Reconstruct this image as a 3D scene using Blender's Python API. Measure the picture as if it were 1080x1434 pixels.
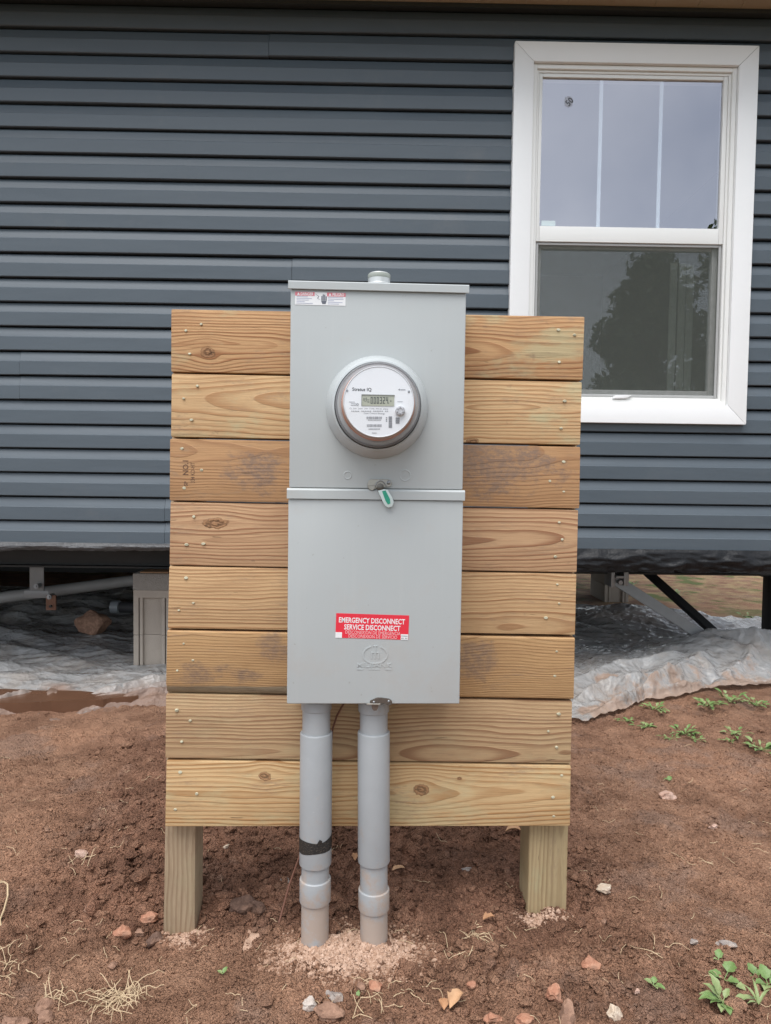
import bpy, bmesh, math, random
import numpy as np
from mathutils import Matrix, Vector

C = bpy.context.scene.collection
SC = bpy.context.scene
for o in list(bpy.data.objects):
    bpy.data.objects.remove(o)
rnd = random.Random(7)
npr = np.random.RandomState(11)

# ------------------------------------------------------------------ camera
CAMZ = 1.0
YAW, PITCH, ROLL, FOC = 0.01072, 0.04415, 0.01332, 1000.0
_f = np.array([math.sin(YAW)*math.cos(PITCH), math.cos(YAW)*math.cos(PITCH), -math.sin(PITCH)])
_r0 = np.array([math.cos(YAW), -math.sin(YAW), 0.0]); _u0 = np.cross(_r0, _f)
_r = _r0*math.cos(ROLL)+_u0*math.sin(ROLL)
_u = _u0*math.cos(ROLL)-_r0*math.sin(ROLL)
cam = bpy.data.cameras.new('camera')
cam.sensor_fit = 'VERTICAL'; cam.sensor_height = 36.0; cam.lens = 36.0*FOC/1434.0
cam.clip_start = 0.05; cam.clip_end = 2000
camo = bpy.data.objects.new('camera', cam); C.objects.link(camo)
camo.matrix_world = Matrix(((_r[0], _u[0], -_f[0], 0), (_r[1], _u[1], -_f[1], 0),
                            (_r[2], _u[2], -_f[2], CAMZ), (0, 0, 0, 1)))
SC.camera = camo

# ------------------------------------------------------------------ world, sun, exposure
SUN_EL, SUN_AZ = math.radians(66), math.radians(200)      # azimuth clockwise from +Y
w = bpy.data.worlds.new('World'); SC.world = w; w.use_nodes = True
nt = w.node_tree; nt.nodes.clear()
sky = nt.nodes.new('ShaderNodeTexSky'); sky.sky_type = 'NISHITA'; sky.sun_disc = False
sky.sun_elevation = SUN_EL; sky.sun_rotation = SUN_AZ; sky.dust_density = 1.2; sky.air_density = 1.0
hs = nt.nodes.new('ShaderNodeHueSaturation'); hs.inputs['Saturation'].default_value = 0.26
hs.inputs['Value'].default_value = 1.0
tcw = nt.nodes.new('ShaderNodeTexCoord')
nz = nt.nodes.new('ShaderNodeTexNoise'); nz.inputs['Scale'].default_value = 3.4; nz.inputs['Detail'].default_value = 6
cr = nt.nodes.new('ShaderNodeValToRGB')
cr.color_ramp.elements[0].position = 0.32; cr.color_ramp.elements[0].color = (0.73, 0.785, 0.87, 1)
cr.color_ramp.elements[1].position = 0.68; cr.color_ramp.elements[1].color = (1.24, 1.255, 1.245, 1)
mx = nt.nodes.new('ShaderNodeMix'); mx.data_type = 'RGBA'; mx.blend_type = 'MULTIPLY'; mx.inputs[0].default_value = 1.0
bg = nt.nodes.new('ShaderNodeBackground'); bg.inputs['Strength'].default_value = 0.135
wo = nt.nodes.new('ShaderNodeOutputWorld')
L = nt.links
L.new(sky.outputs[0], hs.inputs['Color']); L.new(tcw.outputs['Generated'], nz.inputs['Vector'])
L.new(nz.outputs['Fac'], cr.inputs['Fac']); L.new(hs.outputs['Color'], mx.inputs[6]); L.new(cr.outputs['Color'], mx.inputs[7])
L.new(mx.outputs[2], bg.inputs['Color']); L.new(bg.outputs[0], wo.inputs['Surface'])
sun = bpy.data.lights.new('sun', 'SUN'); sun.energy = 1.7; sun.angle = math.radians(50); sun.color = (1.0, 0.975, 0.945)
suno = bpy.data.objects.new('sun', sun); C.objects.link(suno)
_sd = Vector((math.sin(SUN_AZ)*math.cos(SUN_EL), math.cos(SUN_AZ)*math.cos(SUN_EL), math.sin(SUN_EL)))
suno.rotation_euler = _sd.to_track_quat('Z', 'Y').to_euler(); suno.location = (0, -3, 8)
SC.view_settings.view_transform = 'Standard'; SC.view_settings.look = 'None'
SC.view_settings.gamma = 1.0; SC.view_settings.use_curve_mapping = False
SC.view_settings.exposure = 0.86
SC.render.engine = 'CYCLES'
SC.cycles.max_bounces = 8; SC.cycles.transparent_max_bounces = 12

# ------------------------------------------------------------------ measuring helpers
def ray(px, py):
    return _f+_r*(px-540)/FOC+_u*(717-py)/FOC
def at_y(px, py, Y):
    d = ray(px, py); t = Y/d[1]
    return np.array([d[0]*t, Y, CAMZ+d[2]*t])
def at_z(px, py, z):
    d = ray(px, py); t = (z-CAMZ)/d[2]
    return np.array([d[0]*t, d[1]*t, z])
# frame of the wooden backboard: u to the right along it, v away from the viewer, z up
BETA = math.atan(0.0333); BY = 1.5855
_bu = np.array([math.cos(BETA), math.sin(BETA), 0]); _bv = np.array([-math.sin(BETA), math.cos(BETA), 0])
BO = np.array([0, BY, 0.0])
def on_board(px, py, v):          # point at depth v of the backboard frame (negative is nearer)
    d = ray(px, py); c = np.array([0, 0, CAMZ])
    t = (v-np.dot(c-BO, _bv))/np.dot(d, _bv)
    p = c+d*t-BO
    return np.array([np.dot(p, _bu), v, p[2]])
def board_world(p):
    return BO+_bu*p[0]+_bv*p[1]+np.array([0, 0, p[2]])

# ------------------------------------------------------------------ numpy noise
def _hash(ix, iy, seed):
    h = (ix.astype(np.int64)*374761393+iy.astype(np.int64)*668265263+seed*1442695041) & 0x7fffffff
    h = ((h ^ (h >> 13))*1274126177) & 0x7fffffff
    return ((h ^ (h >> 16)) & 0xffff)/65535.0
def vnoise(x, y, seed=0):
    x = np.asarray(x, float); y = np.asarray(y, float)
    ix = np.floor(x); iy = np.floor(y); fx = x-ix; fy = y-iy
    fx = fx*fx*fx*(fx*(fx*6-15)+10); fy = fy*fy*fy*(fy*(fy*6-15)+10)
    a = _hash(ix, iy, seed); b = _hash(ix+1, iy, seed); c = _hash(ix, iy+1, seed); d = _hash(ix+1, iy+1, seed)
    return (a*(1-fx)+b*fx)*(1-fy)+(c*(1-fx)+d*fx)*fy-0.5
def fbm(x, y, seed=0, octv=4, gain=0.5):
    s = 0; a = 1; f = 1
    for k in range(octv):
        s = s+a*vnoise(np.asarray(x)*f+k*17.3, np.asarray(y)*f+k*9.1, seed+k); a *= gain; f *= 2.03
    return s
def sstep(a, b, x):
    t = np.clip((np.asarray(x, float)-a)/(b-a), 0, 1); return t*t*(3-2*t)

def worley(x, y, seed=0):
    x = np.asarray(x, float); y = np.asarray(y, float); ix = np.floor(x); iy = np.floor(y); best = np.full(np.broadcast(x, y).shape, 9.0)
    for dx in (-1, 0, 1):
        for dy in (-1, 0, 1):
            cx_, cy_ = ix+dx, iy+dy
            d_ = np.hypot(cx_+_hash(cx_, cy_, seed)-x, cy_+_hash(cx_, cy_, seed+7)-y)/(0.55+0.9*_hash(cx_, cy_, seed+13)); best = np.minimum(best, d_)
    return best
def dug(x, y):      # how freshly dug and cloddy the soil is
    m = sstep(-1.15, -0.6, x)*(1-sstep(0.40, 0.75, x))*sstep(1.45, 1.68, y)*(1-sstep(2.5, 3.1, y))
    return np.clip(m+0.35*sstep(-0.05, 0.25, vnoise(np.asarray(x)*2.2, np.asarray(y)*2.2, 91)), 0, 1)
ANCH = []
def ground_z(x, y):
    x = np.asarray(x, float); y = np.asarray(y, float)
    near = np.exp(-np.clip(np.hypot(x, y-2)-3.0, 0, None)/3.0)
    z = 0.042*np.clip(x, -1.2, 0.4)*near
    z = z+0.020*fbm(x*1.6, y*1.6, 3, 3)*near
    d = dug(x, y)
    z = z+(0.012+0.016*d)*fbm(x*8, y*8, 5, 3)*near
    z = z+(0.0055+0.008*d)*np.abs(fbm(x*27, y*27, 8, 3))*near
    z = z+(0.0022+0.002*d)*fbm(x*75, y*75, 21, 2)*near
    cm = sstep(-0.2, 0.25, vnoise(x*6, y*6, 55))
    z = z+near*(0.010+0.012*d)*(0.25+0.75*cm)*np.clip(1-worley(x*30, y*30, 3)**2*1.6, 0, 1)+near*(0.0055+0.003*d)*np.clip(1-worley(x*75, y*75, 5)**2*1.6, 0, 1)
    for (ax0, ay0, dz0) in ANCH: z = z+dz0*np.exp(-((x-ax0)**2+(y-ay0)**2)/0.045)
    # wheel and rake marks on the trodden soil to the right
    z = z+0.006*np.sin((x*0.75+y)*26+3*vnoise(x*3, y*3, 4))*sstep(0.45, 0.8, x)*near*sstep(-0.1, 0.2, vnoise(x*1.7, y*1.7, 66))
    return z
def _smooth_ground(x, y):
    a, b = np.meshgrid(np.linspace(-0.08, 0.08, 21), np.linspace(-0.08, 0.08, 21)); return float(np.mean(ground_z(x+a, y+b)))
_tg = [board_world(on_board(px, py, v)) for px, py, v in ((254, 1309, 0.04), (766, 1279, 0.04), (441, 1330, -0.10), (524, 1332, -0.10))]
_A = np.array([[math.exp(-((p[0]-q[0])**2+(p[1]-q[1])**2)/0.045) for q in _tg] for p in _tg])
_b = np.array([p[2]-_smooth_ground(p[0], p[1]) for p in _tg])
_w = np.linalg.solve(_A+0.05*np.eye(4), _b)
ANCH += [(p[0], p[1], float(w_)) for p, w_ in zip(_tg, _w)]
def on_ground(px, py):
    z = 0.0
    for _ in range(8):
        p = at_z(px, py, z); z = 0.5*z+0.5*float(ground_z(p[0], p[1]))
    p = at_z(px, py, z); p[2] = float(ground_z(p[0], p[1]))
    return p
def gscale(p):      # metres per photo pixel at a point
    return float(np.dot(p-np.array([0, 0, CAMZ]), _f))/FOC

# ------------------------------------------------------------------ node helper
class N:
    def __init__(s, name):
        s.m = bpy.data.materials.new(name); s.m.use_nodes = True
        s.t = s.m.node_tree; s.t.nodes.clear()
        s.out = s.t.nodes.new('ShaderNodeOutputMaterial')
    def new(s, ty, **props):
        n = s.t.nodes.new(ty)
        for k, v in props.items(): setattr(n, k, v)
        return n
    def put(s, sock, v):
        if isinstance(v, bpy.types.NodeSocket): s.t.links.new(v, sock)
        elif v is not None:
            if isinstance(v, (tuple, list)) and len(v) == 3 and sock.type == 'RGBA': v = (*v, 1)
            sock.default_value = v
    def math(s, op, a, b=None, c=None):
        n = s.new('ShaderNodeMath', operation=op)
        s.put(n.inputs[0], a)
        if b is not None: s.put(n.inputs[1], b)
        if c is not None: s.put(n.inputs[2], c)
        return n.outputs[0]
    def add(s, a, b): return s.math('ADD', a, b)
    def sub(s, a, b): return s.math('SUBTRACT', a, b)
    def mul(s, a, b): return s.math('MULTIPLY', a, b)
    def smooth(s, x, a, b):
        n = s.new('ShaderNodeMapRange', interpolation_type='SMOOTHSTEP')
        s.put(n.inputs['Value'], x); n.inputs['From Min'].default_value = a; n.inputs['From Max'].default_value = b
        return n.outputs['Result']
    def vec(s, x, y, z):
        n = s.new('ShaderNodeCombineXYZ')
        for i, v in enumerate((x, y, z)): s.put(n.inputs[i], v)
        return n.outputs[0]
    def xyz(s, v):
        n = s.new('ShaderNodeSeparateXYZ'); s.put(n.inputs[0], v); return n.outputs
    def coord(s, kind='Object'):
        return s.new('ShaderNodeTexCoord').outputs[kind]
    def noise(s, v, scale, detail=2, rough=0.5, dist=0.0):
        n = s.new('ShaderNodeTexNoise'); s.put(n.inputs['Vector'], v)
        n.inputs['Scale'].default_value = scale; n.inputs['Detail'].default_value = detail
        n.inputs['Roughness'].default_value = rough; n.inputs['Distortion'].default_value = dist
        return n.outputs['Fac']
    def mix(s, f, a, b, blend='MIX'):
        n = s.new('ShaderNodeMix', data_type='RGBA', blend_type=blend)
        s.put(n.inputs[0], f); s.put(n.inputs[6], a); s.put(n.inputs[7], b); return n.outputs[2]
    def attr(s, name, out='Fac'):
        n = s.new('ShaderNodeAttribute', attribute_name=name); return n.outputs[out]
    def bump(s, h, dist, strength=1.0):
        n = s.new('ShaderNodeBump'); s.put(n.inputs['Height'], h)
        n.inputs['Distance'].default_value = dist; n.inputs['Strength'].default_value = strength
        return n.outputs[0]
    def bsdf(s, col, rough, normal=None, **kw):
        b = s.new('ShaderNodeBsdfPrincipled')
        s.put(b.inputs['Base Color'], col); s.put(b.inputs['Roughness'], rough)
        if normal is not None: s.put(b.inputs['Normal'], normal)
        for k, v in kw.items(): s.put(b.inputs[k], v)
        s.t.links.new(b.outputs[0], s.out.inputs['Surface']); s.b = b
        return s.m

MATS = {}
def plain(name, col, rough=0.5, var=0.06, scale=14, bump=0.0, bscale=60, **kw):
    if name in MATS: return MATS[name]
    n = N(name); c = n.coord()
    f = n.noise(c, scale, 4)
    a = tuple(min(1, x*(1+var)) for x in col); b = tuple(x*(1-var) for x in col)
    col2 = n.mix(f, b, a)
    rr = n.add(n.mul(n.sub(n.noise(c, scale*2.3, 3), 0.5), 0.12), rough)
    nm = n.bump(n.noise(c, bscale, 4), bump) if bump else None
    MATS[name] = n.bsdf(col2, rr, nm, **kw)
    return MATS[name]

# ------------------------------------------------------------------ mesh helpers
class MB:
    def __init__(s): s.v = []; s.f = []
    def add(s, vs, fs):
        o = len(s.v); s.v += [tuple(map(float, p)) for p in vs]; s.f += [tuple(i+o for i in q) for q in fs]; return s
    def box(s, x0, x1, y0, y1, z0, z1):
        return s.add([(x0, y0, z0), (x1, y0, z0), (x1, y1, z0), (x0, y1, z0), (x0, y0, z1), (x1, y0, z1), (x1, y1, z1), (x0, y1, z1)],
                     [(0, 3, 2, 1), (4, 5, 6, 7), (0, 1, 5, 4), (1, 2, 6, 5), (2, 3, 7, 6), (3, 0, 4, 7)])
    def bev(s, x0, x1, y0, y1, z0, z1, r=0.003, seg=2):
        b = MB().box(x0, x1, y0, y1, z0, z1); return s.bevmesh(b, r, seg)
    def bevmesh(s, b, r, seg=2):
        bm = bmesh.new(); vs = [bm.verts.new(p) for p in b.v]
        for q in b.f: bm.faces.new([vs[i] for i in q])
        bmesh.ops.bevel(bm, geom=list(bm.edges), offset=r, segments=seg, affect='EDGES', profile=0.6)
        bm.verts.ensure_lookup_table()
        s.add([tuple(v.co) for v in bm.verts], [tuple(v.index for v in f.verts) for f in bm.faces]); bm.free(); return s
    def hexa(s, front, back, r=0.0, seg=2):   # two quads (bl, br, tr, tl)
        b = MB().add(list(front)+list(back), [(0, 1, 2, 3), (7, 6, 5, 4), (1, 0, 4, 5), (2, 1, 5, 6), (3, 2, 6, 7), (0, 3, 7, 4)])
        if r: return s.bevmesh(b, r, seg)
        return s.add(b.v, b.f)
    def prism(s, poly, a, b, axis='y'):   # polygon in the plane across axis, extruded from a to b
        def P(p, t): return {'x': (t, p[0], p[1]), 'y': (p[0], t, p[1]), 'z': (p[0], p[1], t)}[axis]
        n = len(poly)
        return s.add([P(p, a) for p in poly]+[P(p, b) for p in poly],
                     [tuple(range(n)), tuple(range(2*n-1, n-1, -1))]+[((i+1) % n, i, n+i, n+(i+1) % n) for i in range(n)])
    def lathe(s, prof, axis, c, n=32, cap0=False, cap1=False):   # prof: (radius, distance along axis)
        for (r, t) in prof:
            for k in range(n):
                a = 2*math.pi*k/n; u, w_ = r*math.cos(a), r*math.sin(a)
                s.v.append({'z': (c[0]+u, c[1]+w_, c[2]+t), 'y': (c[0]+u, c[1]+t, c[2]+w_), 'x': (c[0]+t, c[1]+u, c[2]+w_)}[axis])
        o = len(s.v)-n*len(prof)
        for i in range(len(prof)-1):
            for k in range(n):
                s.f.append((o+i*n+k, o+i*n+(k+1) % n, o+(i+1)*n+(k+1) % n, o+(i+1)*n+k))
        if cap0: s.f.append(tuple(o+k for k in range(n-1, -1, -1)))
        if cap1: s.f.append(tuple(o+(len(prof)-1)*n+k for k in range(n)))
        return s
    def tube(s, pts, r, n=10, cap=True):
        pts = [np.array(p, float) for p in pts]; m = len(pts); o = len(s.v)
        rs = r if isinstance(r, (list, tuple)) else [r]*m
        up = np.array([0, 0, 1.0]); prev = None
        for i, p in enumerate(pts):
            t = pts[min(i+1, m-1)]-pts[max(i-1, 0)]; t = t/np.linalg.norm(t)
            if prev is None:
                a = np.cross(t, up)
                if np.linalg.norm(a) < 0.1: a = np.cross(t, np.array([1.0, 0, 0]))
            else: a = prev-t*np.dot(prev, t)
            a = a/np.linalg.norm(a); prev = a; b = np.cross(t, a)
            for k in range(n):
                th = 2*math.pi*k/n; s.v.append(tuple(p+rs[i]*(a*math.cos(th)+b*math.sin(th))))
        for i in range(m-1):
            for k in range(n):
                s.f.append((o+i*n+k, o+i*n+(k+1) % n, o+(i+1)*n+(k+1) % n, o+(i+1)*n+k))
        if cap:
            s.f.append(tuple(o+k for k in range(n-1, -1, -1))); s.f.append(tuple(o+(m-1)*n+k for k in range(n)))
        return s

OFF = {}
def fix_normals(me):
    bm = bmesh.new(); bm.from_mesh(me); bmesh.ops.recalc_face_normals(bm, faces=list(bm.faces)); bm.to_mesh(me); bm.free()
def smooth_by_angle(me, deg):
    if deg is None: return
    bm = bmesh.new(); bm.from_mesh(me); th = math.radians(deg)
    for f in bm.faces: f.smooth = True
    for e in bm.edges:
        e.smooth = not (len(e.link_faces) != 2 or e.calc_face_angle(0) > th)
    bm.to_mesh(me); bm.free()
def build(name, mb, mat, parent=None, smooth=None, origin=None, normals=True):
    off = np.array(OFF.get(parent.name, (0, 0, 0)) if parent else (0, 0, 0), float)
    loc = np.zeros(3)
    if origin is not None: loc = np.array(origin, float)-off; off = np.array(origin, float)
    V = np.array(mb.v, float)-off
    me = bpy.data.meshes.new(name); me.from_pydata([tuple(p) for p in V], [], mb.f)
    if normals: fix_normals(me)
    smooth_by_angle(me, smooth)
    me.materials.append(mat)
    o = bpy.data.objects.new(name, me); C.objects.link(o); o.location = loc
    if parent: o.parent = parent
    OFF[o.name] = tuple(off)
    return o
def arrays(name, V, T, mat, smooth=True, parent=None):
    V = np.asarray(V, np.float32); T = np.asarray(T, np.int32); k = T.shape[1]
    me = bpy.data.meshes.new(name)
    me.vertices.add(len(V)); me.vertices.foreach_set('co', V.ravel())
    me.loops.add(T.size); me.loops.foreach_set('vertex_index', T.ravel())
    me.polygons.add(len(T)); me.polygons.foreach_set('loop_start', np.arange(0, T.size, k, dtype=np.int32))
    me.polygons.foreach_set('use_smooth', np.full(len(T), smooth))
    me.update(calc_edges=True); me.validate()
    me.materials.append(mat)
    o = bpy.data.objects.new(name, me); C.objects.link(o)
    if parent: o.parent = parent
    return o
def fattr(o, name, vals):
    a = o.data.attributes.new(name, 'FLOAT', 'POINT'); a.data.foreach_set('value', np.asarray(vals, np.float32).ravel())
def tag(o, label, cat, group=None):
    o['label'] = label; o['category'] = cat
    if group: o['group'] = group
    return o
def thing(name, label, cat, loc, rotz=0.0, off=None, group=None):
    o = bpy.data.objects.new(name, None); C.objects.link(o); o.empty_display_size = 0.05
    o.location = tuple(loc); o.rotation_euler = (0, 0, rotz)
    OFF[o.name] = tuple(loc if off is None else off)
    return tag(o, label, cat, group)
def board_thing(name, label, cat, p):
    return thing(name, label, cat, board_world(p), BETA, off=p)

_tc = {}
def text(s, size, sx=1.0, bold=0.0, thick=0.0003):
    """lettering as a mesh: x to the right, z up, standing at y=0 and facing -y, centred"""
    key = (s, size, sx, bold, thick)
    if key not in _tc:
        cu = bpy.data.curves.new('t', 'FONT'); cu.body = s; cu.size = 1.0; cu.offset = bold; cu.resolution_u = 2
        cu.extrude = 0.0001
        ob = bpy.data.objects.new('t', cu); C.objects.link(ob)
        dg = bpy.context.evaluated_depsgraph_get(); me = bpy.data.meshes.new_from_object(ob.evaluated_get(dg))
        V = np.array([v.co[:] for v in me.vertices]); F = [tuple(p.vertices) for p in me.polygons]
        bpy.data.objects.remove(ob); bpy.data.curves.remove(cu); bpy.data.meshes.remove(me)
        V[:, 0] -= (V[:, 0].min()+V[:, 0].max())/2; V[:, 1] -= (V[:, 1].min()+V[:, 1].max())/2
        zf = V[:, 2] > 0
        W = np.stack([V[:, 0]*size*sx, np.where(zf, -thick, 0.0), V[:, 1]*size], 1)
        _tc[key] = (W, F)
    return _tc[key]
def put_text(mb, s, pos, size, sx=1.0, bold=0.0, thick=0.0003, rot=0.0, width=None):
    W, F = text(s, size, sx, bold, thick); W = W.copy()
    if width: W[:, 0] *= width/(W[:, 0].max()-W[:, 0].min())
    c, s_ = math.cos(rot), math.sin(rot)
    x = W[:, 0]*c-W[:, 2]*s_; z = W[:, 0]*s_+W[:, 2]*c
    mb.add(np.stack([x+pos[0], W[:, 1]+pos[1], z+pos[2]], 1), F)
    return mb

# ------------------------------------------------------------------ materials
def wood(name, light, dark, cz=0.0, d0=0.03, tilt=0.02, wd=0.008, knots=(), seed=0.0, axis='x', green=0.0, stain=0.0, contrast=0.95, bark=None, rings=0.02, stain_at=None, tint=(0.21, 0.145, 0.11)):
    if axis == 'x': light = (light[0]*0.98, light[1]*0.985, light[2]*1.03); dark = (dark[0]*0.95, dark[1]*0.95, dark[2]*1.05)
    n = N(name); x, y, z = n.xyz(n.coord())
    if axis == 'z': x, z = z, x
    xs = n.add(x, seed)
    nA = n.noise(n.vec(n.mul(xs, 2.2), y, n.mul(z, 9.0)), 1.0, 2)
    nB = n.noise(n.vec(n.mul(xs, 3.0), seed*3.1, 0.0), 1.0, 2)
    nC = n.noise(n.vec(n.mul(xs, 9.0), y, n.mul(z, 40.0)), 1.0, 2)
    zz = n.add(n.sub(z, cz), n.mul(n.sub(nA, 0.5), 0.034))
    zz = n.add(zz, n.mul(n.sub(nC, 0.5), 0.006))
    kmask = None; kring = None
    for (xk, zk, rx, rz) in knots:
        ux = n.math('DIVIDE', n.sub(x, xk), rx*2.7); uz = n.math('DIVIDE', n.sub(z, zk), rz*2.2)
        q = n.math('EXPONENT', n.mul(n.add(n.mul(ux, ux), n.mul(uz, uz)), -1.0))
        zz = n.sub(zz, n.mul(n.mul(n.sub(z, zk), q), 0.92))
        kx = n.math('DIVIDE', n.sub(x, xk), rx); kz = n.math('DIVIDE', n.sub(z, zk), rz)
        dk = n.math('SQRT', n.add(n.mul(kx, kx), n.mul(kz, kz)))
        dk = n.add(dk, n.mul(n.sub(n.noise(n.vec(n.mul(xs, 70), 0.0, n.mul(z, 70)), 1.0, 4, 0.6), 0.5), 1.15))
        mk = n.smooth(dk, 1.05, 0.86)
        kr = n.math('SINE', n.mul(dk, 11.0))
        kmask = mk if kmask is None else n.math('MAXIMUM', kmask, mk)
        kring = n.mul(kr, mk) if kring is None else n.add(kring, n.mul(kr, mk))
    dd = n.add(n.add(d0, n.mul(x, tilt)), n.mul(n.sub(nB, 0.5), rings*2))
    r = n.math('SQRT', n.add(n.mul(zz, zz), n.mul(dd, dd)))
    s = n.math('FRACT', n.math('DIVIDE', r, wd))
    rid = n.math('FLOOR', n.math('DIVIDE', r, wd))
    wn = n.new('ShaderNodeTexWhiteNoise', noise_dimensions='1D'); n.put(wn.inputs['W'], n.add(rid, seed))
    late = n.mul(n.smooth(s, 0.30, 0.86), n.smooth(s, 1.0, 0.92))
    late = n.mul(late, n.add(0.45, n.mul(wn.outputs['Value'], 0.65)))
    fib = n.noise(n.vec(n.mul(xs, 7.0), n.mul(y, 60), n.mul(z, 330)), 1.0, 3, 0.65)
    fib2 = n.noise(n.vec(n.mul(xs, 30.0), n.mul(y, 60), n.mul(z, 700)), 1.0, 2, 0.6)
    blot = n.noise(n.vec(n.mul(xs, 4.0), y, n.mul(z, 12.0)), 1.0, 4, 0.6)
    col = n.mix(n.mul(late, contrast), light, dark)
    col = n.mix(n.mul(n.smooth(fib, 0.50, 0.76), 0.45), col, dark)
    col = n.mix(n.mul(n.smooth(blot, 0.45, 0.70), 0.30), col, tuple(c*0.80 for c in dark))
    val = n.add(0.86, n.mul(fib2, 0.28))
    g = n.vec(val, val, val)
    col = n.mix(1.0, col, g, 'MULTIPLY')
    if green:
        m = n.smooth(n.noise(n.vec(n.mul(xs, 5.0), 3.3, n.mul(z, 13.0)), 1.0, 5, 0.65), 0.52, 0.68)
        col = n.mix(n.mul(m, green), col, (0.47, 0.46, 0.28))
    if stain:
        nn = n.noise(n.vec(n.mul(xs, 11.0), 7.7, n.mul(z, 19.0)), 1.0, 8, 0.80)
        if stain_at:
            acc = None
            for (sx_, sz_, rx_, rz_) in stain_at:
                ax = n.math('DIVIDE', n.sub(x, sx_), rx_); az = n.math('DIVIDE', n.sub(z, sz_), rz_)
                e = n.math('EXPONENT', n.mul(n.add(n.mul(ax, ax), n.mul(az, az)), -1.0))
                acc = e if acc is None else n.math('MAXIMUM', acc, e)
            nn = n.sub(n.add(nn, n.mul(acc, 0.34)), 0.17)
        spk = n.smooth(n.noise(n.vec(n.mul(xs, 70.0), 2.0, n.mul(z, 110.0)), 1.0, 4, 0.75), 0.36, 0.58)
        col = n.mix(n.mul(n.mul(n.smooth(nn, 0.47, 0.64), stain), n.add(0.35, n.mul(spk, 0.65))), col, tint)
    wthr = n.smooth(n.noise(n.vec(n.mul(xs, 6.0), 9.1, n.mul(z, 26.0)), 1.0, 7, 0.72), 0.50, 0.68)
    wspk = n.smooth(n.noise(n.vec(n.mul(xs, 45.0), 4.0, n.mul(z, 220.0)), 1.0, 4, 0.7), 0.40, 0.62)
    col = n.mix(n.mul(n.mul(wthr, wspk), 0.55), col, (0.29, 0.20, 0.135))
    # small dark nicks and surface checks
    ck = n.smooth(n.noise(n.vec(n.mul(xs, 16.0), 1.1, n.mul(z, 190.0)), 1.0, 2), 0.715, 0.77)
    col = n.mix(n.mul(ck, 0.55), col, (0.12, 0.065, 0.035))
    dirt = n.smooth(n.noise(n.vec(n.mul(xs, 26.0), 5.0, n.mul(z, 30.0)), 1.0, 3, 0.6), 0.66, 0.76)
    col = n.mix(n.mul(dirt, 0.40), col, (0.17, 0.10, 0.07))
    if kmask is not None:
        kc = n.mix(n.add(0.5, n.mul(kring, 0.5)), (0.15, 0.075, 0.036), (0.35, 0.185, 0.09))
        kcr = n.smooth(n.noise(n.vec(n.mul(xs, 55.0), 3.0, n.mul(z, 130.0)), 1.0, 3, 0.6), 0.54, 0.64)
        kc = n.mix(n.mul(kcr, 0.8), kc, (0.035, 0.02, 0.012))
        col = n.mix(n.mul(kmask, 0.88), col, kc)
    if bark is not None:
        zb = n.add(n.add(z, n.mul(n.smooth(x, 0.02, 0.30), 0.06)), n.mul(n.sub(n.noise(n.vec(n.mul(xs, 12), 0.0, 0.0), 1.0, 3), 0.5), 0.012))
        bm_ = n.smooth(zb, bark+0.002, bark-0.003)
        bc = n.mix(n.noise(n.vec(n.mul(xs, 22), 0.0, n.mul(z, 110)), 1.0, 4, 0.7), (0.12, 0.085, 0.055), (0.42, 0.34, 0.23))
        col = n.mix(bm_, col, bc)
    h = n.add(n.add(n.mul(late, 0.6), n.add(n.mul(fib, 0.7), n.mul(fib2, 0.4))), n.mul(ck, -1.0))
    if kmask is not None: h = n.add(h, n.mul(kring, 0.5))
    return n.bsdf(col, n.add(0.66, n.mul(fib, 0.18)), n.bump(h, 0.0009), **{'Specular IOR Level': 0.3})

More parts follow.
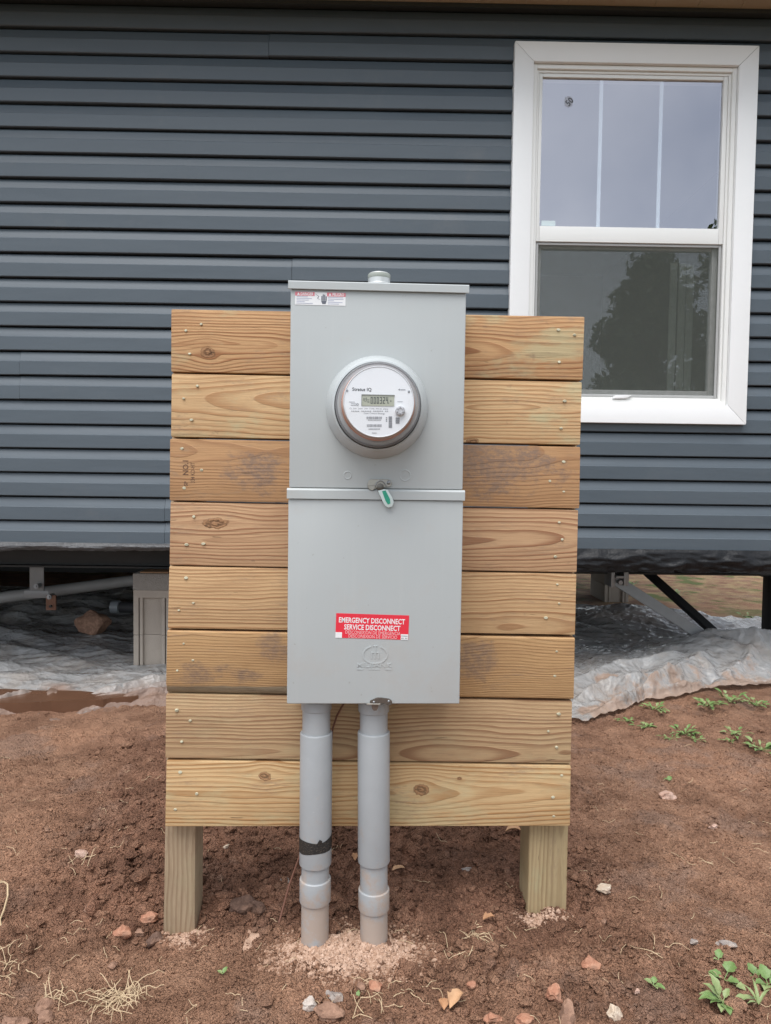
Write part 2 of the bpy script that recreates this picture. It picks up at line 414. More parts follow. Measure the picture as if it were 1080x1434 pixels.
def soil_mat(name='red_soil'):
    n = N(name); c = n.coord()
    a = n.noise(c, 1.3, 5, 0.6); b = n.noise(c, 9, 6, 0.65); d = n.noise(c, 60, 5, 0.7); e = n.noise(c, 240, 3, 0.6)
    wet = n.attr('wet')
    dry = n.mix(n.smooth(b, 0.36, 0.66), (0.283, 0.151, 0.093), (0.451, 0.256, 0.162))
    dry = n.mix(n.mul(n.smooth(a, 0.50, 0.66), 0.6), dry, (0.540, 0.296, 0.184))
    dry = n.mix(n.mul(n.smooth(n.noise(c, 3.1, 5, 0.65), 0.52, 0.62), 0.6), dry, (0.346, 0.224, 0.166))
    moist = n.mix(n.smooth(b, 0.35, 0.65), (0.188, 0.093, 0.059), (0.346, 0.175, 0.111))
    col = n.mix(wet, dry, moist)
    col = n.mix(n.mul(n.smooth(d, 0.54, 0.72), 0.5), col, (0.188, 0.100, 0.069))
    col = n.mix(n.mul(n.smooth(e, 0.58, 0.72), 0.40), col, (0.526, 0.319, 0.214))
    col = n.mix(n.mul(n.smooth(e, 0.42, 0.30), 0.40), col, (0.150, 0.081, 0.056))
    straw = n.attr('straw')
    sn = n.smooth(n.noise(c, 5, 6, 0.7), 0.40, 0.62)
    col = n.mix(n.mul(straw, sn), col, (0.50, 0.36, 0.19))
    col = n.mix(n.mul(straw, n.smooth(n.noise(c, 2.3, 5, 0.6), 0.52, 0.62)), col, (0.13, 0.18, 0.055))
    col = n.mix(n.mul(n.attr('grass'), n.smooth(n.noise(c, 2.0, 6, 0.7), 0.30, 0.50)), col, n.mix(n.noise(c, 6, 5, 0.7), (0.045, 0.060, 0.022), (0.115, 0.115, 0.055)))  # dark green of the added out-of-view grass, keeps bounce light low
    vo = n.new('ShaderNodeTexVoronoi'); n.put(vo.inputs['Vector'], c); vo.inputs['Scale'].default_value = 120
    vo2 = n.new('ShaderNodeTexVoronoi'); n.put(vo2.inputs['Vector'], c); vo2.inputs['Scale'].default_value = 310
    crumb = n.add(n.mul(n.smooth(vo.outputs['Distance'], 0.75, 0.1), n.smooth(n.noise(c, 14, 3), 0.42, 0.6)), n.mul(n.smooth(vo2.outputs['Distance'], 0.7, 0.1), 0.5))
    h = n.add(n.add(n.mul(b, 0.35), n.mul(crumb, 0.55)), n.add(n.mul(d, 0.6), n.mul(e, 0.3)))
    return n.bsdf(col, 0.95, n.bump(h, 0.016), **{'Specular IOR Level': 0.2})

def clod_mat(name, c0, c1, c2, rough=0.93, bs=90, bd=0.004):
    n = N(name); c = n.coord(); t = n.attr('tone')
    col = n.mix(n.smooth(t, 0.0, 1.0), c0, c1)
    col = n.mix(n.smooth(t, 0.0, -0.5), col, (0.27, 0.15, 0.095))
    col = n.mix(n.mul(n.smooth(n.noise(c, bs, 4, 0.65), 0.48, 0.70), 0.5), col, c2)
    return n.bsdf(col, rough, n.bump(n.noise(c, bs*1.6, 4, 0.65), bd), **{'Specular IOR Level': 0.2})

def stone_mat(name, a, b):
    n = N(name); c = n.coord()
    col = n.mix(n.smooth(n.noise(c, 45, 5, 0.65), 0.38, 0.66), a, b)
    col = n.mix(n.mul(n.smooth(n.noise(c, 28, 4), 0.55, 0.66), 0.55), col, (0.21, 0.115, 0.075))
    return n.bsdf(col, 0.85, n.bump(n.noise(c, 130, 5, 0.65), 0.003))

def vinyl_mat():
    n = N('slate_vinyl'); x, y, z = n.xyz(n.coord())
    v = n.vec(n.mul(x, 1.6), y, n.mul(z, 7))
    f = n.noise(v, 1.0, 3)
    col = n.mix(f, (0.069, 0.089, 0.107), (0.090, 0.112, 0.131))
    gr = n.noise(n.vec(n.mul(x, 14), y, n.mul(z, 260)), 1.0, 3)
    dust = n.smooth(n.noise(n.vec(n.mul(x, 3), y, n.mul(z, 3)), 1.0, 5, 0.7), 0.55, 0.80)
    col = n.mix(n.mul(dust, 0.10), col, (0.30, 0.26, 0.22))
    h = n.add(n.mul(f, 1.0), n.mul(gr, 0.06))
    return n.bsdf(col, n.add(0.40, n.mul(f, 0.12)), n.bump(h, 0.004), **{'Specular IOR Level': 0.5})

def glass_mat(name, tint, ior, rough=0.0, refl=(1, 1, 1), wav=0.0):
    n = N(name)
    fr = n.new('ShaderNodeFresnel'); fr.inputs['IOR'].default_value = ior
    tr = n.new('ShaderNodeBsdfTransparent'); tr.inputs['Color'].default_value = (*tint, 1)
    gl = n.new('ShaderNodeBsdfGlossy'); gl.inputs['Roughness'].default_value = rough; gl.inputs['Color'].default_value = (*refl, 1)
    if wav:
        b = n.bump(n.noise(n.coord(), 5, 2), wav); n.put(gl.inputs['Normal'], b); n.put(fr.inputs['Normal'], b)
    bf = n.new('ShaderNodeNewGeometry').outputs['Backfacing']
    ms = n.new('ShaderNodeMixShader'); n.put(ms.inputs[0], n.mul(fr.outputs[0], n.sub(1.0, bf)))
    n.t.links.new(tr.outputs[0], ms.inputs[1]); n.t.links.new(gl.outputs[0], ms.inputs[2])
    n.t.links.new(ms.outputs[0], n.out.inputs['Surface'])
    return n.m

def screen_mat():
    n = N('insect_screen_mesh')
    tr = n.new('ShaderNodeBsdfTransparent'); df = n.new('ShaderNodeBsdfDiffuse'); df.inputs['Color'].default_value = (0.125, 0.135, 0.12, 1)
    x, y, z = n.xyz(n.coord())
    f = n.add(0.29, n.mul(n.noise(n.vec(n.mul(x, 30), 0.0, n.mul(z, 30)), 1.0, 3), 0.10))
    ms = n.new('ShaderNodeMixShader'); n.put(ms.inputs[0], f)
    n.t.links.new(tr.outputs[0], ms.inputs[1]); n.t.links.new(df.outputs[0], ms.inputs[2])
    n.t.links.new(ms.outputs[0], n.out.inputs['Surface'])
    return n.m

def poly_mat():
    n = N('milky_polythene'); c = n.coord()
    mud = n.attr('mud')
    a = n.noise(c, 3.0, 5, 0.6)
    col = n.mix(a, (0.30, 0.305, 0.305), (0.56, 0.555, 0.54))
    mn = n.noise(c, 8, 7, 0.7)
    mm = n.smooth(n.add(mn, n.sub(mud, 0.5)), 0.50, 0.66)
    col = n.mix(n.mul(n.smooth(n.noise(c, 5, 6, 0.7), 0.42, 0.68), 0.45), col, (0.40, 0.325, 0.26))
    mudc = n.mix(n.noise(c, 20, 4), (0.22, 0.125, 0.080), (0.47, 0.345, 0.262))
    wm = n.attr('wetmud')
    mudc = n.mix(wm, mudc, n.mix(n.noise(c, 14, 5), (0.155, 0.082, 0.050), (0.29, 0.165, 0.105)))
    mm = n.math('MAXIMUM', mm, n.mul(wm, n.smooth(n.noise(c, 11, 6, 0.7), 0.66, 0.54)))
    col = n.mix(n.mul(mm, 0.88), col, mudc)
    h = n.add(n.noise(c, 30, 4, 0.6, 1.0), n.mul(n.noise(c, 9, 3, 0.55, 1.2), 1.6))
    wq = n.new('ShaderNodeVectorMath', operation='ADD'); n.put(wq.inputs[0], c)
    nn_ = n.new('ShaderNodeTexNoise'); n.put(nn_.inputs['Vector'], c); nn_.inputs['Scale'].default_value = 4.0
    sc_ = n.new('ShaderNodeVectorMath', operation='SCALE'); n.put(sc_.inputs[0], nn_.outputs['Color']); sc_.inputs['Scale'].default_value = 0.25
    n.put(wq.inputs[1], sc_.outputs[0])
    for sv, am in ((7.0, 5.0), (17.0, 2.4), (38.0, 1.0)):
        v_ = n.new('ShaderNodeTexVoronoi', feature='F1'); n.put(v_.inputs['Vector'], wq.outputs[0]); v_.inputs['Scale'].default_value = sv
        h = n.add(h, n.mul(v_.outputs['Distance'], am))
    n.bsdf(col, n.add(0.20, n.mul(mm, 0.40)), n.bump(h, 0.0045), **{'Specular IOR Level': 0.6})
    tr = n.new('ShaderNodeBsdfTransparent'); tr.inputs['Color'].default_value = (0.92, 0.92, 0.92, 1)
    ms = n.new('ShaderNodeMixShader'); n.put(ms.inputs[0], n.sub(0.30, n.mul(mm, 0.15)))
    n.t.links.new(n.b.outputs[0], ms.inputs[1]); n.t.links.new(tr.outputs[0], ms.inputs[2])
    n.t.links.new(ms.outputs[0], n.out.inputs['Surface'])
    return n.m

def leaf_mat(name, a, b):
    n = N(name); c = n.coord()
    col = n.mix(n.noise(c, 45, 3), a, b)
    m = n.bsdf(col, 0.5, n.bump(n.noise(c, 130, 3), 0.0015))
    return m

def tape_mat():
    n = N('black_tape'); x, y, z = n.xyz(n.coord())
    f = n.noise(n.vec(n.mul(x, 300), n.mul(y, 300), n.mul(z, 900)), 1.0, 3, 0.7)
    col = n.mix(n.smooth(f, 0.52, 0.7), (0.014, 0.014, 0.014), (0.16, 0.13, 0.10))
    return n.bsdf(col, 0.55)

def pvc_mat():
    n = N('grey_pvc'); x, y, z = n.xyz(n.coord('Object'))
    c = n.coord()
    g = n.new('ShaderNodeNewGeometry').outputs['Position']; gx, gy, gz = n.xyz(g)
    f = n.noise(g, 20, 4)
    col = n.mix(f, (0.325, 0.341, 0.350), (0.375, 0.389, 0.397))
    # dried soil splashed on the lower half metre of the pipes
    dn = n.noise(g, 26, 6, 0.7)
    lo = n.smooth(gz, 0.24, 0.02)
    m = n.smooth(n.add(dn, n.mul(lo, 0.30)), 0.55, 0.82)
    col = n.mix(n.mul(m, 0.62), col, (0.42, 0.29, 0.20))
    sc = n.smooth(n.noise(n.vec(n.mul(gx, 60), n.mul(gy, 60), n.mul(gz, 400)), 1.0, 2), 0.70, 0.76)
    col = n.mix(n.mul(sc, 0.25), col, (0.5, 0.51, 0.52))
    return n.bsdf(col, n.add(0.42, n.mul(m, 0.35)), n.bump(f, 0.001))

def box_paint():
    n = N('grey_enamel'); c = n.coord()
    f = n.noise(c, 5, 3)
    col = n.mix(f, (0.412, 0.434, 0.431), (0.448, 0.470, 0.467))
    x_, y_, z_ = n.xyz(c)
    stk = n.smooth(n.noise(n.vec(n.mul(x_, 60), y_, n.mul(z_, 2.5)), 1.0, 4, 0.6), 0.50, 0.75)
    col = n.mix(n.mul(stk, 0.05), col, (0.62, 0.60, 0.56))
    dst = n.smooth(n.add(n.noise(c, 9, 7, 0.72), n.mul(n.smooth(z_, 0.30, 0.0), 0.10)), 0.55, 0.74)
    col = n.mix(n.mul(dst, 0.14), col, (0.44, 0.34, 0.27))
    sp = n.smooth(n.noise(c, 70, 2), 0.735, 0.775)
    col = n.mix(n.mul(sp, 0.35), col, (0.25, 0.22, 0.19))
    return n.bsdf(col, n.add(0.40, n.mul(f, 0.08)), n.bump(n.add(n.mul(n.noise(c, 320, 2), 0.04), f), 0.0012), **{'Specular IOR Level': 0.5})

M_box = box_paint()
M_pvc = pvc_mat()
M_vinyl = vinyl_mat()
M_white = plain('white_vinyl', (0.85, 0.85, 0.84), 0.42, 0.025, 6, 0.0004, 40)
M_frame = plain('cream_white_vinyl', (0.82, 0.815, 0.785), 0.38, 0.02, 6)
M_soffit = plain('tan_soffit', (0.50, 0.41, 0.29), 0.6, 0.05, 5)
M_blk = plain('black_poly', (0.010, 0.0105, 0.012), 0.42, 0.2, 12, 0.002, 90, **{'Specular IOR Level': 0.28})
M_greywrap = plain('dusty_grey_wrap', (0.075, 0.075, 0.077), 0.45, 0.4, 30, 0.006, 60)
M_steel = plain('painted_dark_steel', (0.012, 0.012, 0.013), 0.5, 0.2, 20)
M_galv = plain('galvanised_steel', (0.30, 0.31, 0.32), 0.42, 0.15, 30, Metallic=0.6)
M_stainless = plain('dull_stainless', (0.36, 0.34, 0.31), 0.36, 0.2, 90, Metallic=0.9)
M_hub = plain('zinc_hub', (0.55, 0.56, 0.55), 0.42, 0.08, 80, Metallic=0.35)
M_rust = plain('rusty_plate', (0.16, 0.075, 0.045), 0.8, 0.3, 60, 0.002, 120)
M_block = plain('beige_concrete', (0.37, 0.32, 0.27), 0.9, 0.08, 20, 0.002, 200)
M_cap = plain('rough_grey_block', (0.27, 0.25, 0.225), 0.95, 0.15, 40, 0.004, 160)
M_roof = plain('dark_shingle', (0.05, 0.05, 0.052), 0.9, 0.2, 20, 0.005, 80)
M_room = plain('room_paint', (0.55, 0.53, 0.49), 0.8, 0.03)
M_lab_w = plain('label_white', (0.80, 0.80, 0.80), 0.4, 0.02)
M_lab_r = plain('label_red', (0.74, 0.030, 0.055), 0.4, 0.05)
M_lab_p = plain('label_faded_red', (0.70, 0.20, 0.24), 0.45, 0.15, 200)
M_ink = plain('black_ink', (0.035, 0.035, 0.04), 0.5, 0.1)
M_greyink = plain('grey_ink', (0.25, 0.25, 0.27), 0.5, 0.1)
M_pinkink = plain('pale_pink_ink', (0.80, 0.50, 0.50), 0.5, 0.05)
M_lcd = plain('lcd_green', (0.37, 0.38, 0.29), 0.25, 0.05)
M_lcd_ink = plain('lcd_ink', (0.03, 0.035, 0.025), 0.4, 0.1)
M_dial = plain('dial_white', (0.78, 0.785, 0.80), 0.35, 0.01)
M_copper = plain('copper_coil', (0.52, 0.25, 0.17), 0.45, 0.1, Metallic=0.3)
M_darkbase = plain('dark_meter_base', (0.36, 0.365, 0.37), 0.45, 0.1)
M_tag_g = plain('green_seal_print', (0.02, 0.33, 0.21), 0.35, 0.3, 160)
M_nail = plain('pale_nail_head', (0.50, 0.47, 0.34), 0.5, 0.15, 200, Metallic=0.2)
M_mud = plain('wet_mud', (0.13, 0.065, 0.038), 0.25, 0.2, 9)
M_straw = plain('dry_straw', (0.50, 0.37, 0.225), 0.7, 0.25, 60)
M_leafdry = plain('dry_leaf', (0.42, 0.22, 0.11), 0.75, 0.3, 60, 0.002, 90)
M_leafdry2 = plain('tan_dry_leaf', (0.52, 0.31, 0.17), 0.75, 0.25, 60, 0.002, 90)
M_green = leaf_mat('weed_green', (0.10, 0.175, 0.045), (0.19, 0.285, 0.095))
M_pale = leaf_mat('weed_pale_green', (0.17, 0.235, 0.08), (0.29, 0.34, 0.15))
M_treeleaf = leaf_mat('tree_leaf', (0.06, 0.10, 0.03), (0.13, 0.18, 0.06))
M_bark = plain('tree_bark', (0.11, 0.085, 0.06), 0.9, 0.3, 12, 0.01, 30)
M_clear = glass_mat('clear_meter_glass', (0.97, 0.975, 0.98), 1.45)
M_glassU = glass_mat('upper_window_glass', (0.86, 0.89, 0.90), 3.7, 0.0, (0.95, 0.94, 1.0), 0.0)
M_glassL = glass_mat('lower_window_glass', (0.80, 0.83, 0.82), 3.1, 0.0, (0.95, 0.97, 1.0), 0.0)
M_screen = screen_mat()
M_poly = poly_mat()
M_soil = soil_mat()
M_clod = clod_mat('soil_clod', (0.165, 0.087, 0.057), (0.36, 0.205, 0.135), (0.38, 0.235, 0.16))
M_sand = clod_mat('pink_sand', (0.40, 0.25, 0.17), (0.56, 0.385, 0.285), (0.62, 0.46, 0.355), bs=220, bd=0.002)
M_tape = tape_mat()

# ================================================================== GROUND (one sheet to the horizon)
def graded(fine0, fine1, step, grow, far0, far1):
    a = list(np.arange(fine0, fine1, step)); s = step
    while a[-1] < far1: s *= grow; a.append(a[-1]+s)
    s = step; b = [a[0]]
    while b[-1] > far0: s *= grow; b.append(b[-1]-s)
    return np.array(b[:0:-1]+a)
gx = graded(-1.35, 1.45, 0.0046, 1.09, -400, 400)
ys = [1.10]
while ys[-1] < 3.4: ys.append(ys[-1]*1.0032)
s = ys[-1]-ys[-2]
while ys[-1] < 500: s *= 1.07; ys.append(ys[-1]+s)
s = 0.006; yb = [1.10]
while yb[-1] > -400: s *= 1.12; yb.append(yb[-1]-s)
gy = np.array(yb[:0:-1]+ys)
GX, GY = np.meshgrid(gx, gy)
GZ = ground_z(GX, GY)
nxg, nyg = len(gx), len(gy)
idx = np.arange(nxg*nyg).reshape(nyg, nxg)
Q = np.stack([idx[:-1, :-1], idx[:-1, 1:], idx[1:, 1:], idx[1:, :-1]], -1).reshape(-1, 4)
ground = arrays('ground', np.stack([GX, GY, GZ], -1).reshape(-1, 3), Q, M_soil)
ground['kind'] = 'structure'
fattr(ground, 'wet', dug(GX, GY)*0.85)
fattr(ground, 'grass', np.maximum(sstep(0.2, -1.5, GY), sstep(4.5, 7.0, np.abs(GX)))*(GY < 5))  # grass on the unseen yard, added to cut warm bounce light
fattr(ground, 'straw', sstep(5.0, 6.6, GY+0.35*(GX-1.6))*0.9+0.0*GX)

# ================================================================== HOUSE
YW = 3.413; ZB = 0.677; CH = 0.1143
HX0, HX1, HY1, ZT = -6.0, 2.42, 7.65, 3.20
house = thing('mobile_home', 'dark slate lap-sided home raised on block piers behind the meter', 'house', (-1.8, 5.5, 0.0))
def wl(px, py, Y=YW): p = at_y(px, py, Y); return p[0], p[2]
# window rectangle on the wall
tl = wl(719.2, 61.6); tr = wl(1058.6, 70.6); br = wl(1041, 595.5); bl = wl(709.5, 590)
WX0, WX1 = (tl[0]+bl[0])/2, (tr[0]+br[0])/2; WZ0, WZ1 = (bl[1]+br[1])/2, (tl[1]+tr[1])/2
TW = 0.090
IX0, IX1, IZ0, IZ1 = WX0+TW, WX1-TW, WZ0+TW, WZ1-TW
def course_profile(z0, z1, proud=0.0):
    # (y, z) from the butt's underside up to the hidden nailing edge
    return [(0.048, z0+0.0006), (0.004, z0), (0.0, z0+0.0035), (-0.0005, z0+0.062), (0.0030, z0+0.0655), (0.0165, z1-0.0090), (0.0175, z1-0.0070), (0.048, z1-0.0065)]
def siding(x0, x1, z0, z1, proud=0.0, sag=0.0, cut=0):
    mb = MB(); pr = course_profile(z0, z1 if cut != 2 else z0+CH)
    if cut == 1: pr = [(y, max(z, z0) if i < 2 else z) for i, (y, z) in enumerate(course_profile(z1-CH, z1)) if z > z0-0.001 or i == 0]
    if cut == 2: pr = [(y, z) for y, z in pr if z < z1]+[(pr[2][0], z1)]
    n = len(pr)
    xs = [x0]
    while xs[-1] < x1-0.5: xs.append(xs[-1]+0.42)
    xs.append(x1)
    for x in xs:
        jy = 0.0011*math.sin(x*3.1+z0*40)+0.0007*math.sin(x*7.3+z0*90)
        jz = 0.0010*math.sin(x*1.9+z0*57)
        mb.v += [(x, YW+y-proud+jy*(1 if i in (2, 3, 4) else 0), z+(jz if i in (1, 2) else 0)+sag) for i, (y, z) in enumerate(pr)]
    for k in range(len(xs)-1):
        for i in range(n-1):
            mb.f.append((k*n+i, (k+1)*n+i, (k+1)*n+i+1, k*n+i+1))
    e = (len(xs)-1)*n
    # folded ends so that a lap shows its thickness
    for base, d in ((0, 1), (e, -1)):
        o = len(mb.v); mb.v += [(mb.v[base+i][0], mb.v[base+i][1]+0.004, mb.v[base+i][2]) for i in range(n)]
        for i in range(n-1): mb.f.append((base+i, base+i+1, o+i+1, o+i))
    build('siding_panel', mb, M_vinyl, house, 18)
seams = {14: wl(28, 510)[0], 15: wl(28, 545)[0], 1: wl(377, 60)[0], 11: wl(409, 380)[0], 10: wl(409, 380)[0], 20: wl(231, 720)[0], 21: wl(231, 720)[0], 5: -3.6, 6: -3.6}
NC = 22
for r in range(NC):
    # r = 0 is the top, partly hidden course; line r is its lower edge
    z1 = ZB+CH*(NC-r); z0 = z1-CH
    pieces = [(HX0, HX1)]
    if z1 > IZ0-0.012 and z0 < IZ1+0.012:
        pieces = [(HX0, WX0+0.03), (WX1-0.03, HX1)]
        if z0 < WZ0: siding(WX0+0.032, WX1-0.032, z0, max(IZ0-0.014, z0+0.03), 0.0, 0.0, 2)
        if z1 > WZ1: siding(WX0+0.032, WX1-0.032, IZ1+0.014, z1, 0.0, 0.0, 1)
    for (a, b) in pieces:
        sx = seams.get(r)
        if sx is not None and a+0.1 < sx < b-0.1:
            siding(a, sx-0.0020, z0, z1, 0.0, -0.0012); siding(sx, b, z0, z1, 0.0025)
        else: siding(a, b, z0, z1)
ztop = ZB+CH*NC
mb = MB().box(HX0, HX1, YW-0.012, YW+0.03, ztop+0.002, ztop+0.020)
build('top_channel', mb, plain('dark_channel', (0.05, 0.06, 0.068), 0.5), house)
ZS = ztop+0.022
for xc in (HX0, HX1):
    build('corner_post', MB().bev(xc-0.075 if xc > 0 else xc-0.02, xc+0.02 if xc > 0 else xc+0.075, YW-0.022, YW+0.095, ZB-0.004, ztop+0.001, 0.004), M_vinyl, house, 30)
mb = MB().box(HX0-0.1, HX1+0.1, YW-0.38, YW+0.06, ZS, ZS+0.012)
for k in range(40):     # shallow ribs across the soffit
    x = HX0+0.2*k+0.05
    mb.box(x, x+0.008, YW-0.375, YW-0.02, ZS-0.004, ZS-0.0005)
build('soffit', mb, M_soffit, house)
mb = MB().bev(HX0-0.1, HX1+0.1, YW-0.405, YW-0.382, ZS-0.02, ZS+0.16, 0.003)
build('fascia', mb, plain('tan_fascia', (0.55, 0.46, 0.34), 0.5), house)
mid = (YW+HY1)/2
mb = MB().hexa([(HX0-0.1, YW-0.44, ZS+0.15), (HX1+0.1, YW-0.44, ZS+0.15), (HX1+0.1, YW-0.44, ZS+0.19), (HX0-0.1, YW-0.44, ZS+0.19)],
               [(HX0-0.1, mid, ZS+0.85), (HX1+0.1, mid, ZS+0.85), (HX1+0.1, mid, ZS+0.89), (HX0-0.1, mid, ZS+0.89)])
mb.hexa([(HX0-0.1, HY1+0.42, ZS+0.15), (HX1+0.1, HY1+0.42, ZS+0.15), (HX1+0.1, HY1+0.42, ZS+0.19), (HX0-0.1, HY1+0.42, ZS+0.19)],
        [(HX0-0.1, mid+0.001, ZS+0.85), (HX1+0.1, mid+0.001, ZS+0.85), (HX1+0.1, mid+0.001, ZS+0.89), (HX0-0.1, mid+0.001, ZS+0.89)])
build('roof', mb, M_roof, house)
mb = MB()
YS0, YS1 = YW+0.052, YW+0.12
hx0, hx1, hz0, hz1 = IX0-0.015, IX1+0.015, IZ0-0.015, IZ1+0.015
mb.box(HX0+0.02, hx0, YS0, YS1, ZB+0.03, ZS-0.002); mb.box(hx1, HX1-0.02, YS0, YS1, ZB+0.03, ZS-0.002)
mb.box(hx0, hx1, YS0, YS1, ZB+0.03, hz0); mb.box(hx0, hx1, YS0, YS1, hz1, ZS-0.002)
build('wall_sheathing', mb, plain('dark_sheathing', (0.03, 0.03, 0.03), 0.9), house)
mb = MB().box(HX1-0.1, HX1-0.001, YS1+0.002, HY1, ZB+0.01, ZS-0.003); build('side_wall', mb, M_vinyl, house)
mb = MB().box(HX0, HX0+0.1, YS1+0.002, HY1, ZB+0.01, ZS-0.003); build('side_wall', mb, M_vinyl, house)
mb = MB().box(HX0+0.101, HX1-0.101, HY1-0.1, HY1-0.001, ZB+0.01, ZS-0.003); build('rear_wall', mb, M_vinyl, house)
mb = MB().box(HX0+0.1, HX1-0.1, YS1+0.003, HY1-0.102, ZS-0.05, ZS-0.006); build('ceiling', mb, M_room, house)
mb = MB().box(HX0+0.03, HX1-0.03, YW+0.02, HY1-0.12, ZB+0.005, ZB+0.029); build('floor', mb, M_blk, house)
# ragged edge of the belly wrap hanging below the siding
def wrap(name, x0, x1, zt, zb, mat, amp, seed):
    nx = int((x1-x0)/0.012); nz = 14
    X, T = np.meshgrid(np.linspace(x0, x1, nx), np.linspace(0, 1, nz))
    bulge = np.sin(np.clip(T, 0, 1)*math.pi)*0.028
    wr = np.abs(fbm(X*5+T*2.5, T*3.5-X*2.2, seed, 2, 0.5))+0.55*np.abs(vnoise(X*16-T*5, T*9+X*5, seed+2))+0.30*np.abs(vnoise(X*40+T*9, T*18-X*9, seed+3))
    Y = YW-0.004+0.028*(1-T)*0-bulge*0.6-amp*wr*(0.25+T)+0.022*(T**3)
    Z = zt+(zb-zt)*T+0.010*fbm(X*3.1, X*0+2, seed+5, 3)*T+0.004*fbm(X*30, T*3, seed+7, 2)*T
    i = np.arange(nx*nz).reshape(nz, nx); q = np.stack([i[:-1, :-1], i[:-1, 1:], i[1:, 1:], i[1:, :-1]], -1).reshape(-1, 4)
    V = np.stack([X, Y, Z], -1).reshape(-1, 3)
    # turn the lower edge under the floor
    V2 = V[(nz-1)*nx:].copy(); V2[:, 1] += 0.45; V2[:, 2] += 0.015
    n0 = len(V); V = np.concatenate([V, V2]); j = np.arange(nx-1)
    q = np.concatenate([q, np.stack([(nz-1)*nx+j, (nz-1)*nx+j+1, n0+j+1, n0+j], -1)])
    o = arrays(name, V-np.array(OFF[house.name]), q, mat, True, house)
    return o
xl = 0.0
wrap('belly_wrap', xl, HX1-0.02, ZB+0.010, 0.575, M_blk, 0.050, 31)
wrap('belly_wrap', HX0, xl-0.002, ZB+0.008, 0.643, M_greywrap, 0.022, 47)['label'] = 'narrow dusty grey strip of wrap'
for yb_ in (3.98, 6.05):     # chassis beams
    mb = MB().box(HX0+0.2, HX1-0.05, yb_-0.05, yb_+0.05, 0.497, 0.507).box(HX0+0.2, HX1-0.05, yb_-0.004, yb_+0.004, 0.508, 0.672).box(HX0+0.2, HX1-0.05, yb_-0.05, yb_+0.05, 0.673, 0.680)
    build('chassis_beam', mb, M_steel, house)
for xo in (-5.2, -3.9, -2.6, -0.7, 0.3):      # outriggers under the rim
    build('outrigger', MB().box(xo-0.03, xo+0.03, YW+0.06, 3.92, 0.56, 0.668), M_steel, house)

for (x0_, x1_, y0_, y1_) in ((HX0+0.02, 0.75, HY1-0.10, HY1-0.08), (HX0+0.02, HX0+0.04, YW+0.1, HY1-0.11)):
    build('skirting_panel', MB().box(x0_, x1_, y0_, y1_, -0.2, ZB+0.004), M_steel, house)
# ---- window: frame with trim boards, sashes, panes
wf = MB()
YF = YW-0.012
FWL = 0.040
def ringbox(mb, x0, x1, z0, z1, wdt, y0, y1, wb=None, wt=None):
    wb = wdt if wb is None else wb; wt = wdt if wt is None else wt
    mb.bev(x0, x0+wdt, y0, y1, z0, z1, 0.002, 1); mb.bev(x1-wdt, x1, y0, y1, z0, z1, 0.002, 1)
    mb.bev(x0+wdt, x1-wdt, y0+0.0006, y1, z1-wt, z1, 0.002, 1); mb.bev(x0+wdt, x1-wdt, y0+0.0006, y1, z0, z0+wb, 0.002, 1)
ringbox(wf, IX0+0.001, IX1-0.001, IZ0+0.001, IZ1-0.001, 0.020, YF, YW+0.09)
ringbox(wf, IX0+0.021, IX1-0.021, IZ0+0.021, IZ1-0.021, 0.012, YF+0.012, YW+0.09)
window = build('window', wf, M_frame, house, 30)
GUx0, GUz1 = wl(760.9, 106.8); GUx1, GUz0 = wl(1009, 320)
GLx0, GLz1 = wl(757, 341); GLx1, GLz0 = wl(1000, 550)
GUx0 = (GUx0+wl(755.7, 318)[0])/2; GUx1 = (wl(1014.3, 113)[0]+wl(1007.8, 321)[0])/2
MZ1, MZ0 = GUz0, GLz1
def trim(poly):
    mb = MB(); n = 4
    f = [(p[0], YW-0.030, p[1]) for p in poly]; b = [(p[0], YW+0.033, p[1]) for p in poly]
    mb.hexa(f, b, 0.0025, 2)
    return build('trim_board', mb, M_white, window, 30)
g = 0.0006
trim([(WX0, WZ0), (IX0, IZ0), (IX0, IZ1), (WX0, WZ1)])
trim([(IX1, IZ0), (WX1, WZ0), (WX1, WZ1), (IX1, IZ1)])
trim([(IX0+g, IZ1+g), (IX1-g, IZ1+g), (WX1-g, WZ1+g), (WX0+g, WZ1+g)])
trim([(WX0+g, WZ0-g), (WX1-g, WZ0-g), (IX1-g, IZ0-g), (IX0+g, IZ0-g)])
mb = MB(); sx0, sx1 = IX0+0.034, IX1-0.034
def sash(x0, x1, z0, z1, gx0, gx1, gz0, gz1, y0, y1):
    mb = MB()
    mb.bev(x0, gx0, y0, y1, z0, z1, 0.0025); mb.bev(gx1, x1, y0, y1, z0, z1, 0.0025)
    mb.bev(gx0+0.0005, gx1-0.0005, y0+0.0008, y1, gz1, z1, 0.0025); mb.bev(gx0+0.0005, gx1-0.0005, y0+0.0008, y1, z0, gz0, 0.0025)
    return build('sash', mb, M_frame, window, 30)
sash(sx0, sx1, MZ0+0.012, IZ1-0.034, GUx0, GUx1, GUz0, GUz1, YF+0.016, YW+0.035)
LZ0 = IZ0+0.034
sash(sx0+0.006, sx1-0.006, LZ0+0.004, MZ0+0.011, GLx0+0.012, GLx1-0.012, GLz0+0.012, GLz1-0.006, YW+0.040, YW+0.075)
mb = MB().box(GUx0-0.004, GUx1+0.004, YW+0.016, YW+0.019, GUz0-0.004, GUz1+0.004); build('glass_pane', mb, M_glassU, window)
mb = MB().box(GLx0+0.008, GLx1-0.008, YW+0.055, YW+0.058, GLz0+0.008, GLz1-0.002); build('glass_pane', mb, M_glassL, window)
